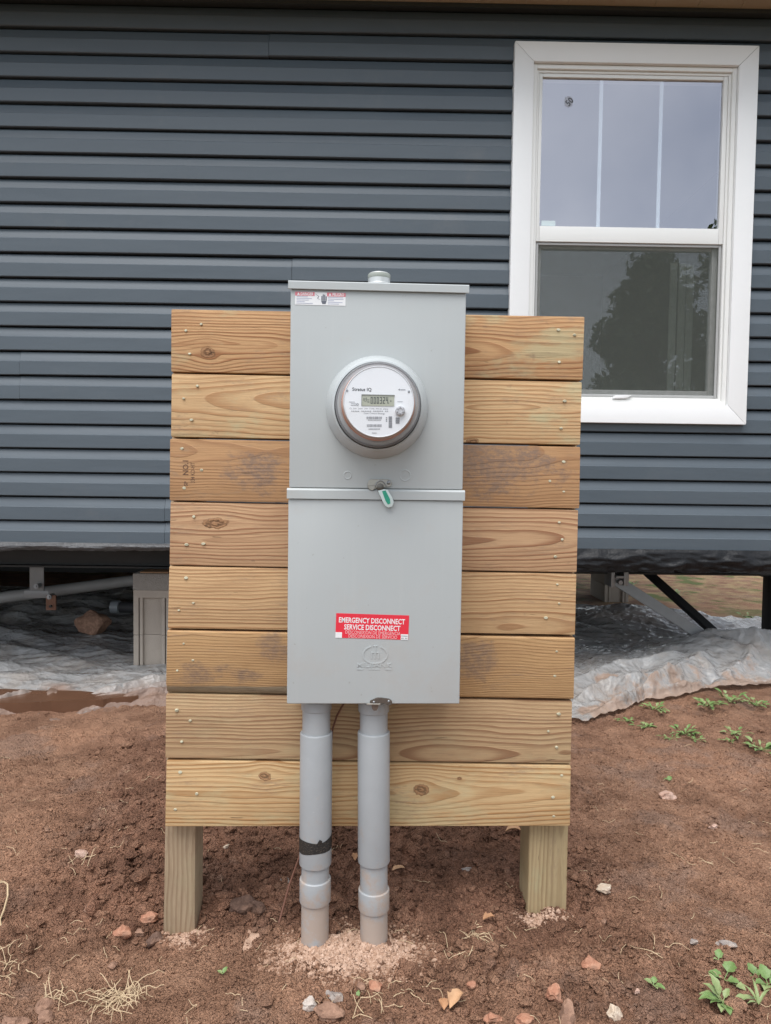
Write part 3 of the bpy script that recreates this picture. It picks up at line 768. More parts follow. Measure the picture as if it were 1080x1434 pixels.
for pa, pb in (((845.5, 112), (839, 317)), ((929.5, 114), (924, 319))):
    x = (wl(*pa)[0]+wl(*pb)[0])/2
    build('grille_bar', MB().bev(x-0.009, x+0.009, YW+0.022, YW+0.028, GUz0-0.003, GUz1+0.003, 0.002, 1), plain('grille_white', (0.83, 0.86, 0.87), 0.4), window)
M_scrf = plain('grey_screen_frame', (0.42, 0.42, 0.41), 0.45, 0.05)
mb = MB(); ringbox(mb, sx0+0.002, sx1-0.002, LZ0+0.002, MZ0+0.010, 0.012, YW+0.012, YW+0.022)
build('screen_frame', mb, M_scrf, window, 30)
build('insect_screen', MB().box(sx0+0.012, sx1-0.012, YW+0.016, YW+0.0165, LZ0+0.012, MZ0), M_screen, window)
a = wl(797.5, 140)
mb = MB().prism([(a[0]+0.024*math.cos(t)*(1 if k % 2 else 0.82), a[1]+0.026*math.sin(t)) for k, t in enumerate(np.linspace(0, 2*math.pi, 9)[:-1])], YW+0.0145, YW+0.0155)
build('price_sticker', mb, plain('clear_sticker', (0.45, 0.46, 0.52), 0.4), window)
mb = put_text(MB(), '50', (a[0]+0.004, YW+0.0143, a[1]), 0.040, 0.9, 0.02, rot=math.radians(48)); build('sticker_number', mb, M_ink, window)
a = wl(769, 311)
build('glass_etch_label', MB().box(a[0]-0.033, a[0]+0.033, YW+0.0142, YW+0.0155, a[1]-0.012, a[1]+0.012), plain('frosted_label', (0.62, 0.72, 0.74), 0.5), window)
a = wl(870, 556)
mb = MB().hexa([(a[0]-0.045, YW-0.02, a[1]-0.010), (a[0]+0.02, YW-0.02, a[1]-0.008), (a[0]+0.045, YW-0.02, a[1]+0.008), (a[0]-0.035, YW-0.02, a[1]+0.006)],
               [(a[0]-0.045, YW+0.01, a[1]-0.010), (a[0]+0.02, YW+0.01, a[1]-0.008), (a[0]+0.045, YW+0.01, a[1]+0.008), (a[0]-0.035, YW+0.01, a[1]+0.006)], 0.003)
build('sash_tab', mb, M_white, window, 40)
mb = MB()
for k, x in enumerate((wl(958, 540)[0], wl(972, 540)[0], wl(985, 540)[0])):    # blind slats hanging inside
    mb.bev(x-0.018, x+0.018, YW+0.16+0.01*k, YW+0.164+0.01*k, LZ0, MZ0-0.03, 0.001, 1)
build('blind_slats', mb, plain('blind_vinyl', (0.55, 0.56, 0.5), 0.5), window)

# ================================================================== PIERS AND STRUTS UNDER THE HOUSE
def pier(pxl, pyt, Y, label, ztop=0.487, wdt=0.205, cap=True):
    x0 = at_y(pxl, pyt, Y)[0]; x1 = x0+wdt
    zb_ = -0.10
    t = thing('block_pier', label, 'pier', (x0+wdt/2, Y+0.2, 0.0), group='block piers carrying the home')
    if cap:
        build('wood_shim', MB().bev(x0+0.035, x1-0.02, Y+0.01, Y+0.38, ztop+0.0005, 0.4955, 0.001, 1), plain('shim_wood', (0.33, 0.20, 0.11), 0.8, 0.1), t)
    z = ztop
    build('cap_block', MB().bev(x0, x1, Y, Y+0.40, z-0.088, z, 0.004), M_cap, t, 30); z -= 0.0885
    while z > zb_+0.02:
        zl = max(z-0.243, zb_)
        mb = MB()
        mb.bev(x0+0.002, x1-0.002, Y+0.020, Y+0.398, zl+0.001, z, 0.003)         # core
        for (a, b) in ((0.002, 0.030), (0.036, 0.052), (0.152, 0.170), (0.176, wdt-0.002)):
            mb.bev(x0+a, x0+b, Y+0.002, Y+0.0195, zl+0.001, z-0.0005, 0.002, 1)
        if z == ztop-0.0885: mb.bev(x0+0.0022, x1-0.0022, Y+0.0005, Y+0.019, z-0.042, z-0.0002, 0.002, 1)
        build('block', mb, M_block, t, 30); z = zl
    return t
pier(186, 808, 3.80, 'beige block pier with wood shim left of the wooden backboard')
pier(847, 812, 5.88, 'small far block pier behind the steel struts', ztop=0.487)
q0 = at_y(1082, 812, 3.90)
t = thing('support_post', 'narrow dark steel post at the right edge under the home', 'post', (q0[0]+0.06, 3.95, 0.0))
build('column', MB().bev(q0[0], q0[0]+0.12, 3.90, 4.0, -0.1, 0.484, 0.004), M_steel, t, 30)
build('head_plate', MB().bev(q0[0]-0.01, q0[0]+0.14, 3.88, 4.02, 0.4845, 0.4955, 0.002), M_steel, t, 30)

def tube_thing(name, label, cat, pts, r, mat, n=14, group=None):
    p0 = np.mean(np.array(pts), 0)
    o = build(name, MB().tube(pts, r, n), mat, None, 40, origin=p0)
    return tag(o, label, cat, group)
# left: pale lateral tube with bracket and bolts
p0 = at_y(-120, 853, 4.15); p1 = at_y(215, 809, 4.45)
t = thing('lateral_strut', 'grey tube strut with bolted bracket under the home at left', 'strut', (p0+p1)/2)
build('tube', MB().tube([p0, p1], 0.034, 16), plain('dull_grey_tube', (0.27, 0.27, 0.265), 0.5, 0.1), t, 40)
a = at_y(42, 800, 4.08); b = at_y(62, 830, 4.08)
build('bracket', MB().bev(a[0], b[0], 4.075, 4.085, b[2], 0.55, 0.002).bev(a[0]-0.03, b[0]+0.03, 4.07, 4.075, b[2]-0.03, b[2]+0.012, 0.002), plain('bracket_steel', (0.20, 0.20, 0.20), 0.45, 0.1, Metallic=0.4), t, 30)
a = at_y(66, 833, 4.05); b = at_y(80, 854, 4.05)
build('rusty_plate', MB().bev(a[0], b[0], 4.035, 4.045, b[2], a[2], 0.002), M_rust, t, 30)
for q in ((51, 821), (69, 836), (71, 849)):
    a = at_y(*q, 4.03); big = q[1] < 840
    build('bolt', MB().lathe([(0.0, -0.014), (0.007, -0.014), (0.007, -0.004), (0.014, -0.004), (0.014, 0.05)] if big else [(0, -0.006), (0.008, -0.006), (0.008, 0.01)], 'y', (a[0], 4.03, a[2]), 12), M_galv if big else M_steel, t, 30)
p0 = at_y(161, 850, 4.6); p1 = at_y(240, 852, 4.75)
t = thing('drain_pipe', 'short dark capped pipe left of the block pier', 'pipe', (p0+p1)/2)
build('pipe', MB().tube([p0, p1], 0.035, 14), plain('dark_abs', (0.05, 0.05, 0.055), 0.4), t, 40)
build('pipe_cap', MB().tube([p0+np.array([-0.02, 0, 0]), p0+np.array([0.03, 0, 0])], 0.042, 14), plain('pipe_cap_grey', (0.22, 0.24, 0.26), 0.35), t, 40)
# right: galvanised channel strut with clamp, and a dark strut behind
p0 = at_y(862, 812, 3.95); p1 = at_y(1006, 904, 3.84)
t = thing('channel_strut', 'galvanised channel strut clamped to beam above the plastic', 'strut', p0)
d = (p1-p0)/np.linalg.norm(p1-p0); nrm = np.cross(d, np.array([0, 1.0, 0])); nrm /= np.linalg.norm(nrm)
def bar(mb, a, b, u, w, hu, hw):
    f = [a-u*hu-w*hw, a+u*hu-w*hw, a+u*hu+w*hw, a-u*hu+w*hw]; g_ = [b-u*hu-w*hw, b+u*hu-w*hw, b+u*hu+w*hw, b-u*hu+w*hw]
    return mb.hexa(f, g_)
wv = np.cross(d, nrm)
mb = bar(MB(), p0, p1, nrm, wv, 0.028, 0.003)
bar(mb, p0+nrm*0.026-wv*0.014, p1+nrm*0.026-wv*0.014, nrm, wv, 0.003, 0.0105); bar(mb, p0-nrm*0.026-wv*0.014, p1-nrm*0.026-wv*0.014, nrm, wv, 0.003, 0.0105)
bar(mb, p0-wv*0.012, p1-wv*0.012, nrm, wv, 0.004, 0.008)
build('channel', mb, plain('strut_galvanised', (0.20, 0.205, 0.21), 0.4, 0.12, 25, Metallic=0.5), t)
mb = MB().bev(p0[0]-0.05, p0[0]-0.03, 3.87, 3.99, p0[2]-0.03, 0.52, 0.003).bev(p0[0]+0.02, p0[0]+0.045, 3.87, 3.99, p0[2]-0.02, 0.52, 0.003).bev(p0[0]-0.025, p0[0]+0.015, 3.86, 3.985, 0.483, 0.4965, 0.003)
mb.lathe([(0, -0.02), (0.012, -0.02), (0.012, 0.02), (0, 0.02)], 'y', (p0[0]-0.008, 3.86, p0[2]), 8)
build('beam_clamp', mb, M_galv, t, 30)
p0 = at_y(905, 800, 4.25); p1 = at_y(1020, 903, 3.95)
tube_thing('dark_strut', 'thin black steel strut behind the galvanised channel', 'strut', [p0, p1], 0.028, M_steel, 4)

# ================================================================== VAPOUR BARRIER
EDGE = [(-400, 1010), (-60, 1006), (0, 1000), (40, 992), (90, 1002), (130, 996), (180, 990), (235, 988), (300, 1000), (420, 1006), (560, 1000), (700, 1004), (800, 1016), (822, 1024), (850, 1010), (880, 1000), (905, 985), (930, 988), (960, 982), (990, 970), (1080, 966), (1200, 960), (1500, 960)]
EW = np.array([at_z(px, py+(5 if px > 850 else 0), 0.0)[:2] for px, py in EDGE])
nx, ny = 560, 260
X1 = np.linspace(-3.6, 2.9, nx); front = np.interp(X1, EW[:, 0], EW[:, 1])+0.018*fbm(X1*9, X1*0+1, 61, 3)
back = np.where(X1 < 0.9, 6.4, 6.4-(1.25+0.35*vnoise(X1*2, X1*0, 5))*sstep(0.9, 2.0, X1))
T = np.linspace(0, 1, ny)**1.35
PX = np.repeat(X1[None, :], ny, 0); PY = front[None, :]+(back-front)[None, :]*T[:, None]
dfr = PY-front[None, :]
def ridged(x, y, s): return 1-2*np.abs(vnoise(x, y, s))
wx = PX+0.22*fbm(PX*1.4, PY*1.4, 12, 3); wy = PY+0.22*fbm(PX*1.4+5, PY*1.4, 14, 3)
def triw(t): return 2*np.abs(t-np.floor(t+0.5))         # sharp folds, 0..1
def fold(ang, f, amp, wv_, sd, lo=-0.05, hi=0.25):
    d0_, d1_ = math.cos(ang), math.sin(ang)
    t = (PX*d0_+PY*d1_)*f+wv_*fbm(PX*1.1+sd, PY*1.1, sd, 3)
    return amp*(1-triw(t))**1.4*sstep(lo, hi, vnoise(PX*1.7+sd*3, PY*2.3, sd+40))
wl_ = fold(1.50, 2.6, 0.050, 1.2, 2)+fold(1.66, 4.3, 0.030, 1.3, 6)+fold(1.42, 7.1, 0.016, 1.4, 9)+fold(1.75, 11.3, 0.010, 1.5, 11)+fold(1.2, 3.1, 0.03, 1.0, 13)
wrr = fold(0.6, 3.0, 0.045, 1.2, 21)+fold(1.9, 3.6, 0.040, 1.2, 23)+fold(2.6, 6.1, 0.020, 1.3, 25)+fold(0.2, 7.7, 0.016, 1.3, 27)+fold(1.3, 11, 0.011, 1.4, 29)+fold(2.2, 17, 0.007, 1.2, 31)
rm = sstep(0.3, 0.8, PX)
wl_ = wl_*(0.45+0.55*sstep(0.4, 1.2, dfr))
wr = (wl_*(1-rm)+wrr*rm*0.9)*(0.25+0.75*sstep(0.0, 0.35, dfr))
from mathutils.geometry import delaunay_2d_cdt
def gp(px, py, z=0.0): p = at_z(px, py, z); return (p[0], p[1], z)
def hp(px, py, Y): p = at_y(px, py, Y); return (p[0], p[1], max(p[2], 0.0))
CT = [gp(822, 1024, 0.0), gp(848, 1013, 0.01), gp(870, 985, 0.02), hp(905, 976, 3.20), hp(941, 953, 3.36), hp(958, 933, 3.50), hp(997, 893, 3.82), hp(1037, 909, 3.72), hp(1055, 889, 3.74),
      hp(1080, 892, 3.74), hp(1130, 896, 3.72), hp(1008, 932, 3.58), hp(1045, 926, 3.60), hp(1080, 938, 3.56), hp(1016, 947, 3.52), gp(1080, 966, 0.0), gp(1002, 968, 0.0), gp(974, 980, 0.0), gp(947, 989, 0.0), gp(927, 988, 0.0), gp(891, 1000, 0.0),
      hp(1130, 955, 3.48), gp(1200, 962, 0.0), hp(1200, 905, 3.72), hp(965, 960, 3.36), hp(930, 970, 3.24), hp(1050, 952, 3.50),
      (0.6, 3.05, 0.0), (0.75, 3.25, 0.0), hp(870, 972, 3.26), hp(850, 960, 3.38), hp(905, 945, 3.50), hp(880, 930, 3.68), hp(940, 905, 3.95), hp(930, 922, 3.72), (1.0, 4.2, 0.02), (1.5, 4.25, 0.02), (1.95, 4.2, 0.03), (2.4, 4.2, 0.02), (0.4, 3.5, 0.0), (0.4, 4.2, 0.0), (0.4, 3.0, 0.0),
      hp(875, 852, 5.0), (1.2, 5.25, 0.05), (1.75, 5.3, 0.0), (1.55, 4.75, 0.10), hp(975, 862, 4.8), hp(1010, 873, 4.7), hp(1040, 884, 4.6), (2.4, 5.2, 0.0), (1.3, 4.6, 0.03), (2.0, 4.45, 0.05), (0.4, 5.4, 0.0), (2.9, 5.0, 0.0), (2.9, 3.2, 0.0), (0.4, 6.6, 0.0), (2.9, 6.6, 0.0)]
cv2, ce2, cf2 = delaunay_2d_cdt([Vector(p[:2]) for p in CT], [], [], 0, 1e-5)[:3]
oz = {}
for v_ in cv2:
    k_ = min(range(len(CT)), key=lambda i: (CT[i][0]-v_[0])**2+(CT[i][1]-v_[1])**2); oz[tuple(v_)] = CT[k_][2]
hum = np.zeros_like(PX)
# a little wander so that folds are not ruler straight
QX = PX+0.012*fbm(PX*5, PY*5, 71, 3); QY = PY+0.012*fbm(PX*5, PY*5, 73, 3)
for tri in cf2:
    (xa, ya), (xb, yb2), (xc, yc) = [tuple(cv2[i]) for i in tri]; za, zb2, zc = [oz[tuple(cv2[i])] for i in tri]
    den = (yb2-yc)*(xa-xc)+(xc-xb)*(ya-yc)
    l1 = ((yb2-yc)*(QX-xc)+(xc-xb)*(QY-yc))/den; l2 = ((yc-ya)*(QX-xc)+(xa-xc)*(QY-yc))/den; l3 = 1-l1-l2
    m_ = (l1 >= -1e-6) & (l2 >= -1e-6) & (l3 >= -1e-6)
    hum = np.where(m_, l1*za+l2*zb2+l3*zc, hum)
# loose folds lying out over the soil on the left
for (a0, b0, hgt, wd_) in (((130, 972), (250, 952), 0.032, 0.018), ((112, 985), (250, 966), 0.030, 0.013), ((120, 978), (250, 960), 0.022, 0.010), ((150, 990), (250, 976), 0.022, 0.010), ((-30, 985), (45, 968), 0.030, 0.014), ((52, 990), (72, 966), 0.032, 0.013), ((66, 984), (80, 968), 0.02, 0.010)):
    pa, pb = at_z(*a0, 0)[:2], at_z(*b0, 0)[:2]; ln = np.linalg.norm(pb-pa); dv = (pb-pa)/ln
    s_ = (PX-pa[0])*dv[0]+(PY-pa[1])*dv[1]; q_ = -(PX-pa[0])*dv[1]+(PY-pa[1])*dv[0]+0.02*vnoise(PX*9, PY*9, 3)
    hum += hgt*np.exp(-(q_/wd_)**2)*sstep(-0.05, 0.05, s_)*(1-sstep(ln-0.05, ln+0.05, s_))
def ridge_px(line, hgt, wd_, seed):
    global hum
    P_ = [at_z(x, y, z)[:2] for x, y, z in line]
    best = np.full(PX.shape, 9.0); tt = np.zeros(PX.shape); L_ = len(P_)-1
    jx = PX+0.018*fbm(PX*8, PY*8, seed, 3); jy = PY+0.018*fbm(PX*8, PY*8, seed+3, 3)
    for k_ in range(L_):
        d_ = P_[k_+1]-P_[k_]; l2 = d_@d_; t_ = np.clip(((jx-P_[k_][0])*d_[0]+(jy-P_[k_][1])*d_[1])/l2, 0, 1)
        q = np.hypot(jx-P_[k_][0]-t_*d_[0], jy-P_[k_][1]-t_*d_[1]); m_ = q < best; best = np.where(m_, q, best); tt = np.where(m_, (k_+t_)/L_, tt)
    prof = np.clip(1-best/wd_, 0, 1)**1.3*np.sin(np.clip(tt*0.94+0.03, 0, 1)*math.pi)**0.6
    hum = hum+hgt*prof*(1+0.5*vnoise(PX*14, PY*14, seed+9)); return prof
folds = ridge_px([(824, 1019, 0), (862, 1000, 0.02), (900, 978, 0.04), (941, 956, 0.06), (962, 936, 0.1)], 0.075, 0.050, 5)
folds = np.maximum(folds, ridge_px([(900, 988, 0.02), (955, 972, 0.03), (1016, 952, 0.07), (1085, 958, 0.05)], 0.050, 0.045, 15))
folds = np.maximum(folds, ridge_px([(800, 992, 0.02), (850, 976, 0.03), (905, 965, 0.04), (925, 958, 0.04)], 0.055, 0.045, 25))
folds = np.maximum(folds, ridge_px([(800, 970, 0.02), (860, 950, 0.03), (955, 938, 0.05)], 0.045, 0.06, 35))
ridge_px([(997, 897, 0.19), (980, 915, 0.15), (1008, 934, 0.12)], 0.03, 0.05, 45); ridge_px([(1055, 892, 0.2), (1050, 912, 0.16), (1010, 934, 0.12)], 0.04, 0.05, 55)
rock_px = at_z(126, 892, 0.0)
crk = fold(2.9, 13, 0.007, 1.6, 33)+fold(0.9, 15, 0.007, 1.6, 35)+fold(1.6, 24, 0.004, 1.6, 37)
pdc = at_z(40, 966, 0.03)
pel = np.hypot((PX-pdc[0])/0.46, (PY-pdc[1])/0.12)*(1+0.25*vnoise(PX*6, PY*6, 8))
wr = wr*(0.12+0.88*sstep(0.8, 1.3, pel))
PZ = ground_z(PX, PY)*0.6+0.012+wr*(1.0-0.6*sstep(0.02, 0.1, hum))+crk*(0.12+0.88*sstep(0.4, 0.9, PX))+hum*sstep(0.0, 0.05, dfr)+0.010*(PX > 0.5)*sstep(0.06, 0.0, dfr)-0.070*(PX <= 0.5)*sstep(0.22, 0.0, dfr+0.12*fbm(PX*5, PY*7, 83, 4))
pi = np.arange(nx*ny).reshape(ny, nx); pq = np.stack([pi[:-1, :-1], pi[:-1, 1:], pi[1:, 1:], pi[1:, :-1]], -1).reshape(-1, 4)
sheet = arrays('plastic_sheet', np.stack([PX, PY, PZ], -1).reshape(-1, 3), pq, M_poly)
tag(sheet, 'crumpled muddy white plastic sheeting spread under the home', 'plastic sheet')
mudv = np.clip(0.62-dfr*1.1, 0, 1)*0.75+0.22*sstep(0.5, 1.0, PX)*np.exp(-dfr*2.2)
mudv = np.where((PX < -0.5), np.clip(1.0-dfr*1.5, 0.0, 1)*0.85, mudv)
for (px, py, r_, a_) in ((850, 962, 0.13, 0.75), (905, 955, 0.09, 0.6), (830, 1000, 0.12, 0.9), (960, 965, 0.12, 0.45), (1050, 950, 0.25, 0.35), (815, 985, 0.1, 0.5)):
    q_ = at_z(px, py, 0.03); mudv = np.maximum(mudv, a_*np.exp(-((PX-q_[0])**2+((PY-q_[1])*1.2)**2)/r_**2)*(1-0.45*folds))
fattr(sheet, 'mud', mudv)
fattr(sheet, 'wetmud', sstep(0.2, -0.2, PX)*sstep(0.45, 0.15, dfr+0.15*fbm(PX*4, PY*6, 87, 3)))
def sheet_z(x, y):
    i = int(np.clip(np.searchsorted(X1, x), 0, nx-1)); j = int(np.argmin(np.abs(PY[:, i]-y))); return float(PZ[j, i])
# muddy water lying in the hollow of the sheet at left
mb = MB(); ring = []
for k in range(48):
    th = 2*math.pi*k/48; rr = 1+0.12*math.sin(3*th+1)+0.08*math.sin(7*th)
    ring.append((pdc[0]+0.42*rr*math.cos(th), pdc[1]+0.095*rr*math.sin(th)))
zp = sheet_z(pdc[0], pdc[1])+0.016
mb.prism(ring, zp-0.06, zp, 'z')
pud = build('puddle', mb, M_mud, None, None); pud['kind'] = 'structure'

# ================================================================== WOODEN BACKBOARD
bb = board_thing('wooden_backboard', 'treated wood backboard of eight planks on two posts holding the meter', 'backboard', (0.0, 0.0, 0.0))
B = [((239.6, 432.6), (239.4, 520.4), (819.3, 443.4), (816.4, 531.9)), ((240, 522.8), (239, 611.4), (815.7, 534.8), (813.2, 622.9)),
     ((238, 614.4), (237.5, 700.8), (813.2, 626), (811.6, 712.1)), ((238.4, 702.8), (236.9, 791.4), (810.5, 714.2), (808.4, 801.8)),
     ((236.7, 793.2), (234.6, 880), (808, 804.2), (805.9, 889.3)), ((234.6, 882.9), (233, 970.9), (804.9, 893.2), (803.2, 979.3)),
     ((232, 973), (231, 1062.0), (802.2, 982.8), (800, 1069.8)), ((233, 1065.2), (231, 1157.6), (800, 1072.4), (798.7, 1156.9))]
def kn(i, px, py, rx, rz):
    c = centre[i]; p = on_board(px, py, 0.0); return (p[0]-c[0], p[2]-c[2], rx, rz)
corners = [[on_board(*c, 0.0) for c in b] for b in B]
centre = [np.mean(np.array(c), 0)+np.array([0, 0.019, 0]) for c in corners]
LT = (0.62, 0.385, 0.195); DK = (0.40, 0.195, 0.078)
spec = [
    dict(light=(0.56, 0.335, 0.16), dark=(0.34, 0.155, 0.062), cz=-0.010, d0=0.020, tilt=0.045, wd=0.0075, knots=[kn(0, 291, 494, 0.017, 0.013)], green=0.55),
    dict(light=(0.63, 0.42, 0.215), dark=(0.42, 0.22, 0.09), cz=0.012, d0=0.015, tilt=-0.06, wd=0.0085, knots=[kn(1, 662, 619, 0.016, 0.009), kn(1, 700, 552, 0.0001, 0.0001)], green=0.6),
    dict(light=(0.46, 0.265, 0.125), dark=(0.29, 0.14, 0.06), cz=0.05, d0=0.05, tilt=0.02, wd=0.006, knots=[], stain=0.85, contrast=0.6),
    dict(light=(0.52, 0.325, 0.175), dark=(0.31, 0.15, 0.07), cz=0.0, d0=0.008, tilt=0.05, wd=0.0085, knots=[kn(3, 302, 733, 0.030, 0.012)]),
    dict(light=(0.56, 0.365, 0.185), dark=(0.36, 0.185, 0.078), cz=-0.055, d0=0.015, tilt=0.03, wd=0.0080, knots=[]),
    dict(light=(0.51, 0.315, 0.145), dark=(0.33, 0.17, 0.07), cz=0.09, d0=0.05, tilt=0.015, wd=0.005, knots=[], stain=0.7, contrast=0.6, bark=-0.0475),
    dict(light=(0.49, 0.33, 0.175), dark=(0.30, 0.165, 0.078), cz=-0.05, d0=0.03, tilt=0.02, wd=0.0075, knots=[], green=0.15),
    dict(light=(0.60, 0.41, 0.205), dark=(0.39, 0.205, 0.075), cz=0.005, d0=0.010, tilt=0.045, wd=0.0095, knots=[kn(7, 371, 1087, 0.014, 0.011), kn(7, 590, 1106, 0.019, 0.014), kn(7, 644, 1090, 0.006, 0.004)], green=0.35),
]
st3 = [on_board(355, 665, 0), on_board(680, 650, 0), on_board(730, 655, 0)]
spec[2]['stain_at'] = [(p[0]-centre[2][0], p[2]-centre[2][2], r, q) for p, r, q in zip(st3, (0.085, 0.16, 0.13), (0.055, 0.09, 0.06))]
st6 = [on_board(285, 942, 0), on_board(345, 948, 0), on_board(385, 905, 0), on_board(665, 925, 0)]
spec[5]['stain_at'] = [(p[0]-centre[5][0], p[2]-centre[5][2], r, q) for p, r, q in zip(st6, (0.065, 0.045, 0.05, 0.06), (0.032, 0.022, 0.045, 0.06))]
labels = ['top plank with one dark knot and a greenish tint', 'second plank with a pale green tint', 'third plank with grade stamp and grey stain', 'plank with a large oval knot at left', None, 'stained plank with bark along its lower edge', None, 'bottom plank with two knots']
planks = []
for i, (TL, BL, TR, BR) in enumerate(corners):
    f = [BL, BR, TR, TL]; jit = 0.0012*math.sin(i*2.3)
    f = [p+np.array([0, jit, 0]) for p in f]
    bk = [np.array([p[0], 0.038, p[2]+dz]) for p, dz in zip(f, (-0.0016, -0.0016, 0.0012, 0.0012))]
    if i == 5:
        f[0] = f[0]+np.array([0, 0.0, 0.0]); mbp = MB()
        zc = 0.024
        prof = []
        # plank whose lower front edge still carries the round of the log
        for (L0, L1, zc) in ((BL, TL, 0.023), (BR, TR, 0.004)):
            prof.append([(L0[0], jit, L0[2]+zc), (L0[0], 0.005*zc/0.023+0.001, L0[2]+0.25*zc), (L0[0], 0.010*zc/0.023+0.002, L0[2]), (L0[0], 0.038, L0[2]), (L1[0], 0.038, L1[2]), (L1[0], jit+0.003, L1[2]), (L1[0], jit, L1[2]-0.003)])
        n = 7
        mbp.add(prof[0]+prof[1], [tuple(range(n)), tuple(range(2*n-1, n-1, -1))]+[((k+1) % n, k, n+k, n+(k+1) % n) for k in range(n)])
    else:
        mbp = MB().hexa(f, bk, 0.0038, 2)
    o = build('plank', mbp, wood('plank_wood', seed=i*3.7+1.3, **spec[i]), bb, 30, origin=centre[i])
    if labels[i]: o['label'] = labels[i]
    planks.append(o)
def zm(ox, oy, k): return lambda q: (ox+q[0]/k, oy+q[1]/k)
zA, zB_, zC, zD = zm(230, 420, 4.78), zm(230, 690, 4.78), zm(640, 420, 4.78), zm(640, 700, 4.78)
zE, zF = zm(200, 960, 2.571), zm(600, 1040, 2.25)
nails = {0: [zA(q) for q in ((145, 205), (247, 162), (170, 360))]+[zC(q) for q in ((680, 200), (787, 235), (685, 415))],
         1: [zA(q) for q in ((130, 660), (222, 575), (182, 803))]+[zC(q) for q in ((722, 677), (697, 860))],
         2: [zA(q) for q in ((118, 995), (250, 1140), (135, 1260))]+[zC(q) for q in ((715, 1083), (622, 1212), (715, 1283))],
         3: [zB_(q) for q in ((198, 160), (150, 348), (262, 342))]+[zD(q) for q in ((685, 150), (705, 265), (660, 382))],
         4: [zB_(q) for q in ((147, 570), (195, 738), (98, 787))]+[zD(q) for q in ((672, 565), (685, 695), (595, 790))],
         5: [zB_(q) for q in ((130, 1010), (192, 1122), (88, 1190))]+[zD(q) for q in ((668, 1015), (655, 1180))],
         6: [zE(q) for q in ((123, 90), (170, 127), (140, 202))]+[(783, 1000), (768, 1024), (780, 1047)],
         7: [zE(q) for q in ((135, 312), (194, 390), (117, 447))]+[zF(q) for q in ((420, 103), (393, 172), (395, 232))]}
nmesh = None
for i, lst in nails.items():
    for q in lst:
        p = on_board(q[0], q[1], -0.001)
        if nmesh is None:
            o = build('nail', MB().lathe([(0.0, -0.0012), (0.0032, -0.0011), (0.0040, -0.0002), (0.0040, 0.004)], 'y', (0, 0, 0), 10), M_nail, None, 40)
            nmesh = o.data
        else:
            o = bpy.data.objects.new('nail', nmesh); C.objects.link(o)
        o.parent = planks[i]; o.location = tuple(np.array(p)-centre[i]); o.rotation_euler = (rnd.uniform(-.3, .3), 0, rnd.uniform(-.3, .3))
        s_ = rnd.uniform(0.65, 1.0); o.scale = (s_*rnd.uniform(0.9, 1.3), 1, s_*rnd.uniform(0.75, 1))
# grade stamp printed upright on the third plank
p = on_board(260, 655, -0.0012); p2 = on_board(270, 662, -0.0012)
mb = put_text(MB(), 'NO.1', p, 0.017, 0.9, 0.02, 0.0002, math.pi/2); put_text(mb, '334 KD-HT', p2+np.array([0, 0, 0]), 0.0125, 0.75, 0.01, 0.0002, math.pi/2)
put_text(mb, 'SP', on_board(263, 671, -0.0012)+np.array([-0.004, 0, -0.010]), 0.011, 1, 0.02, 0.0002, math.pi/2)
build('grade_stamp', mb, plain('stamp_ink', (0.14, 0.075, 0.045), 0.8, 0.3, 300), planks[2])
# posts
def post(pl, pr, pbl, pbr, label, seed, li=(0.47, 0.36, 0.205), da=(0.30, 0.21, 0.11), gr=0.5):
    vz = 0.0395
    a, b = on_board(*pl, vz), on_board(*pr, vz); c, d_ = on_board(*pbl, vz), on_board(*pbr, vz)
    up = 1.36; ztop_ = up
    sl_l = (a[0]-c[0])/(a[2]-c[2]); sl_r = (b[0]-d_[0])/(b[2]-d_[2])
    zb_ = -0.25
    X = lambda p, s, z: p[0]+s*(z-p[2])
    f = [(X(a, sl_l, zb_)+0.0, vz, zb_), (X(b, sl_r, zb_), vz, zb_), (b[0]-0.004, vz, ztop_), (max(a[0], -0.458), vz, ztop_)]
    k = [(p[0], vz+0.089, p[2]) for p in f]
    cen = np.mean(np.array(f), 0)+np.array([0, 0.044, 0])
    o = build('post', MB().hexa([np.array(p) for p in f], [np.array(p) for p in k], 0.005, 2), wood('post_wood', li, da, cz=0.03, d0=0.03, tilt=0.03, wd=0.009, seed=seed, axis='z', green=gr, contrast=0.75), bb, 30, origin=cen)
    o['label'] = label
post((230.5, 1160), (281, 1160), (228, 1312), (276, 1306), 'grey weathered post with soil heaped at its foot', 21.3, (0.43, 0.325, 0.215), (0.25, 0.165, 0.095), 0.15)
post((741, 1160), (797, 1160), (738.5, 1278), (794, 1280), 'greenish post with one small knot', 33.1)

# ================================================================== METER ENCLOSURE
VF = -0.126                       # front of the enclosure in the board frame
def eb(px, py): return on_board(px, py, VF)
e_tl, e_tr = eb(406, 397), eb(653.5, 401); e_bl, e_br = eb(402, 985), eb(645, 986.5)
m_l, m_r = eb(404, 690), eb(648.5, 693)
EX0 = (e_tl[0]+e_bl[0]+m_l[0])/3; EX1 = (e_tr[0]+e_br[0]+m_r[0])/3
EZ1 = (e_tl[2]+e_tr[2])/2; EZ0 = (e_bl[2]+e_br[2])/2; EZM = (m_l[2]+m_r[2])/2
enc = board_thing('meter_enclosure', 'tall grey metal electric enclosure with red disconnect label on the planks', 'electrical box', np.array([(EX0+EX1)/2, -0.002, EZ0]))
mb = MB().bev(EX0+0.003, EX1-0.003, VF+0.0115, -0.0015, EZ0+0.004, EZ1-0.002, 0.003)
build('back_box', mb, M_box, enc, 30)
mb = MB().bev(EX0+0.0015, EX1-0.0015, VF+0.0005, VF+0.030, EZM+0.0105, EZ1-0.010, 0.0028, 3)
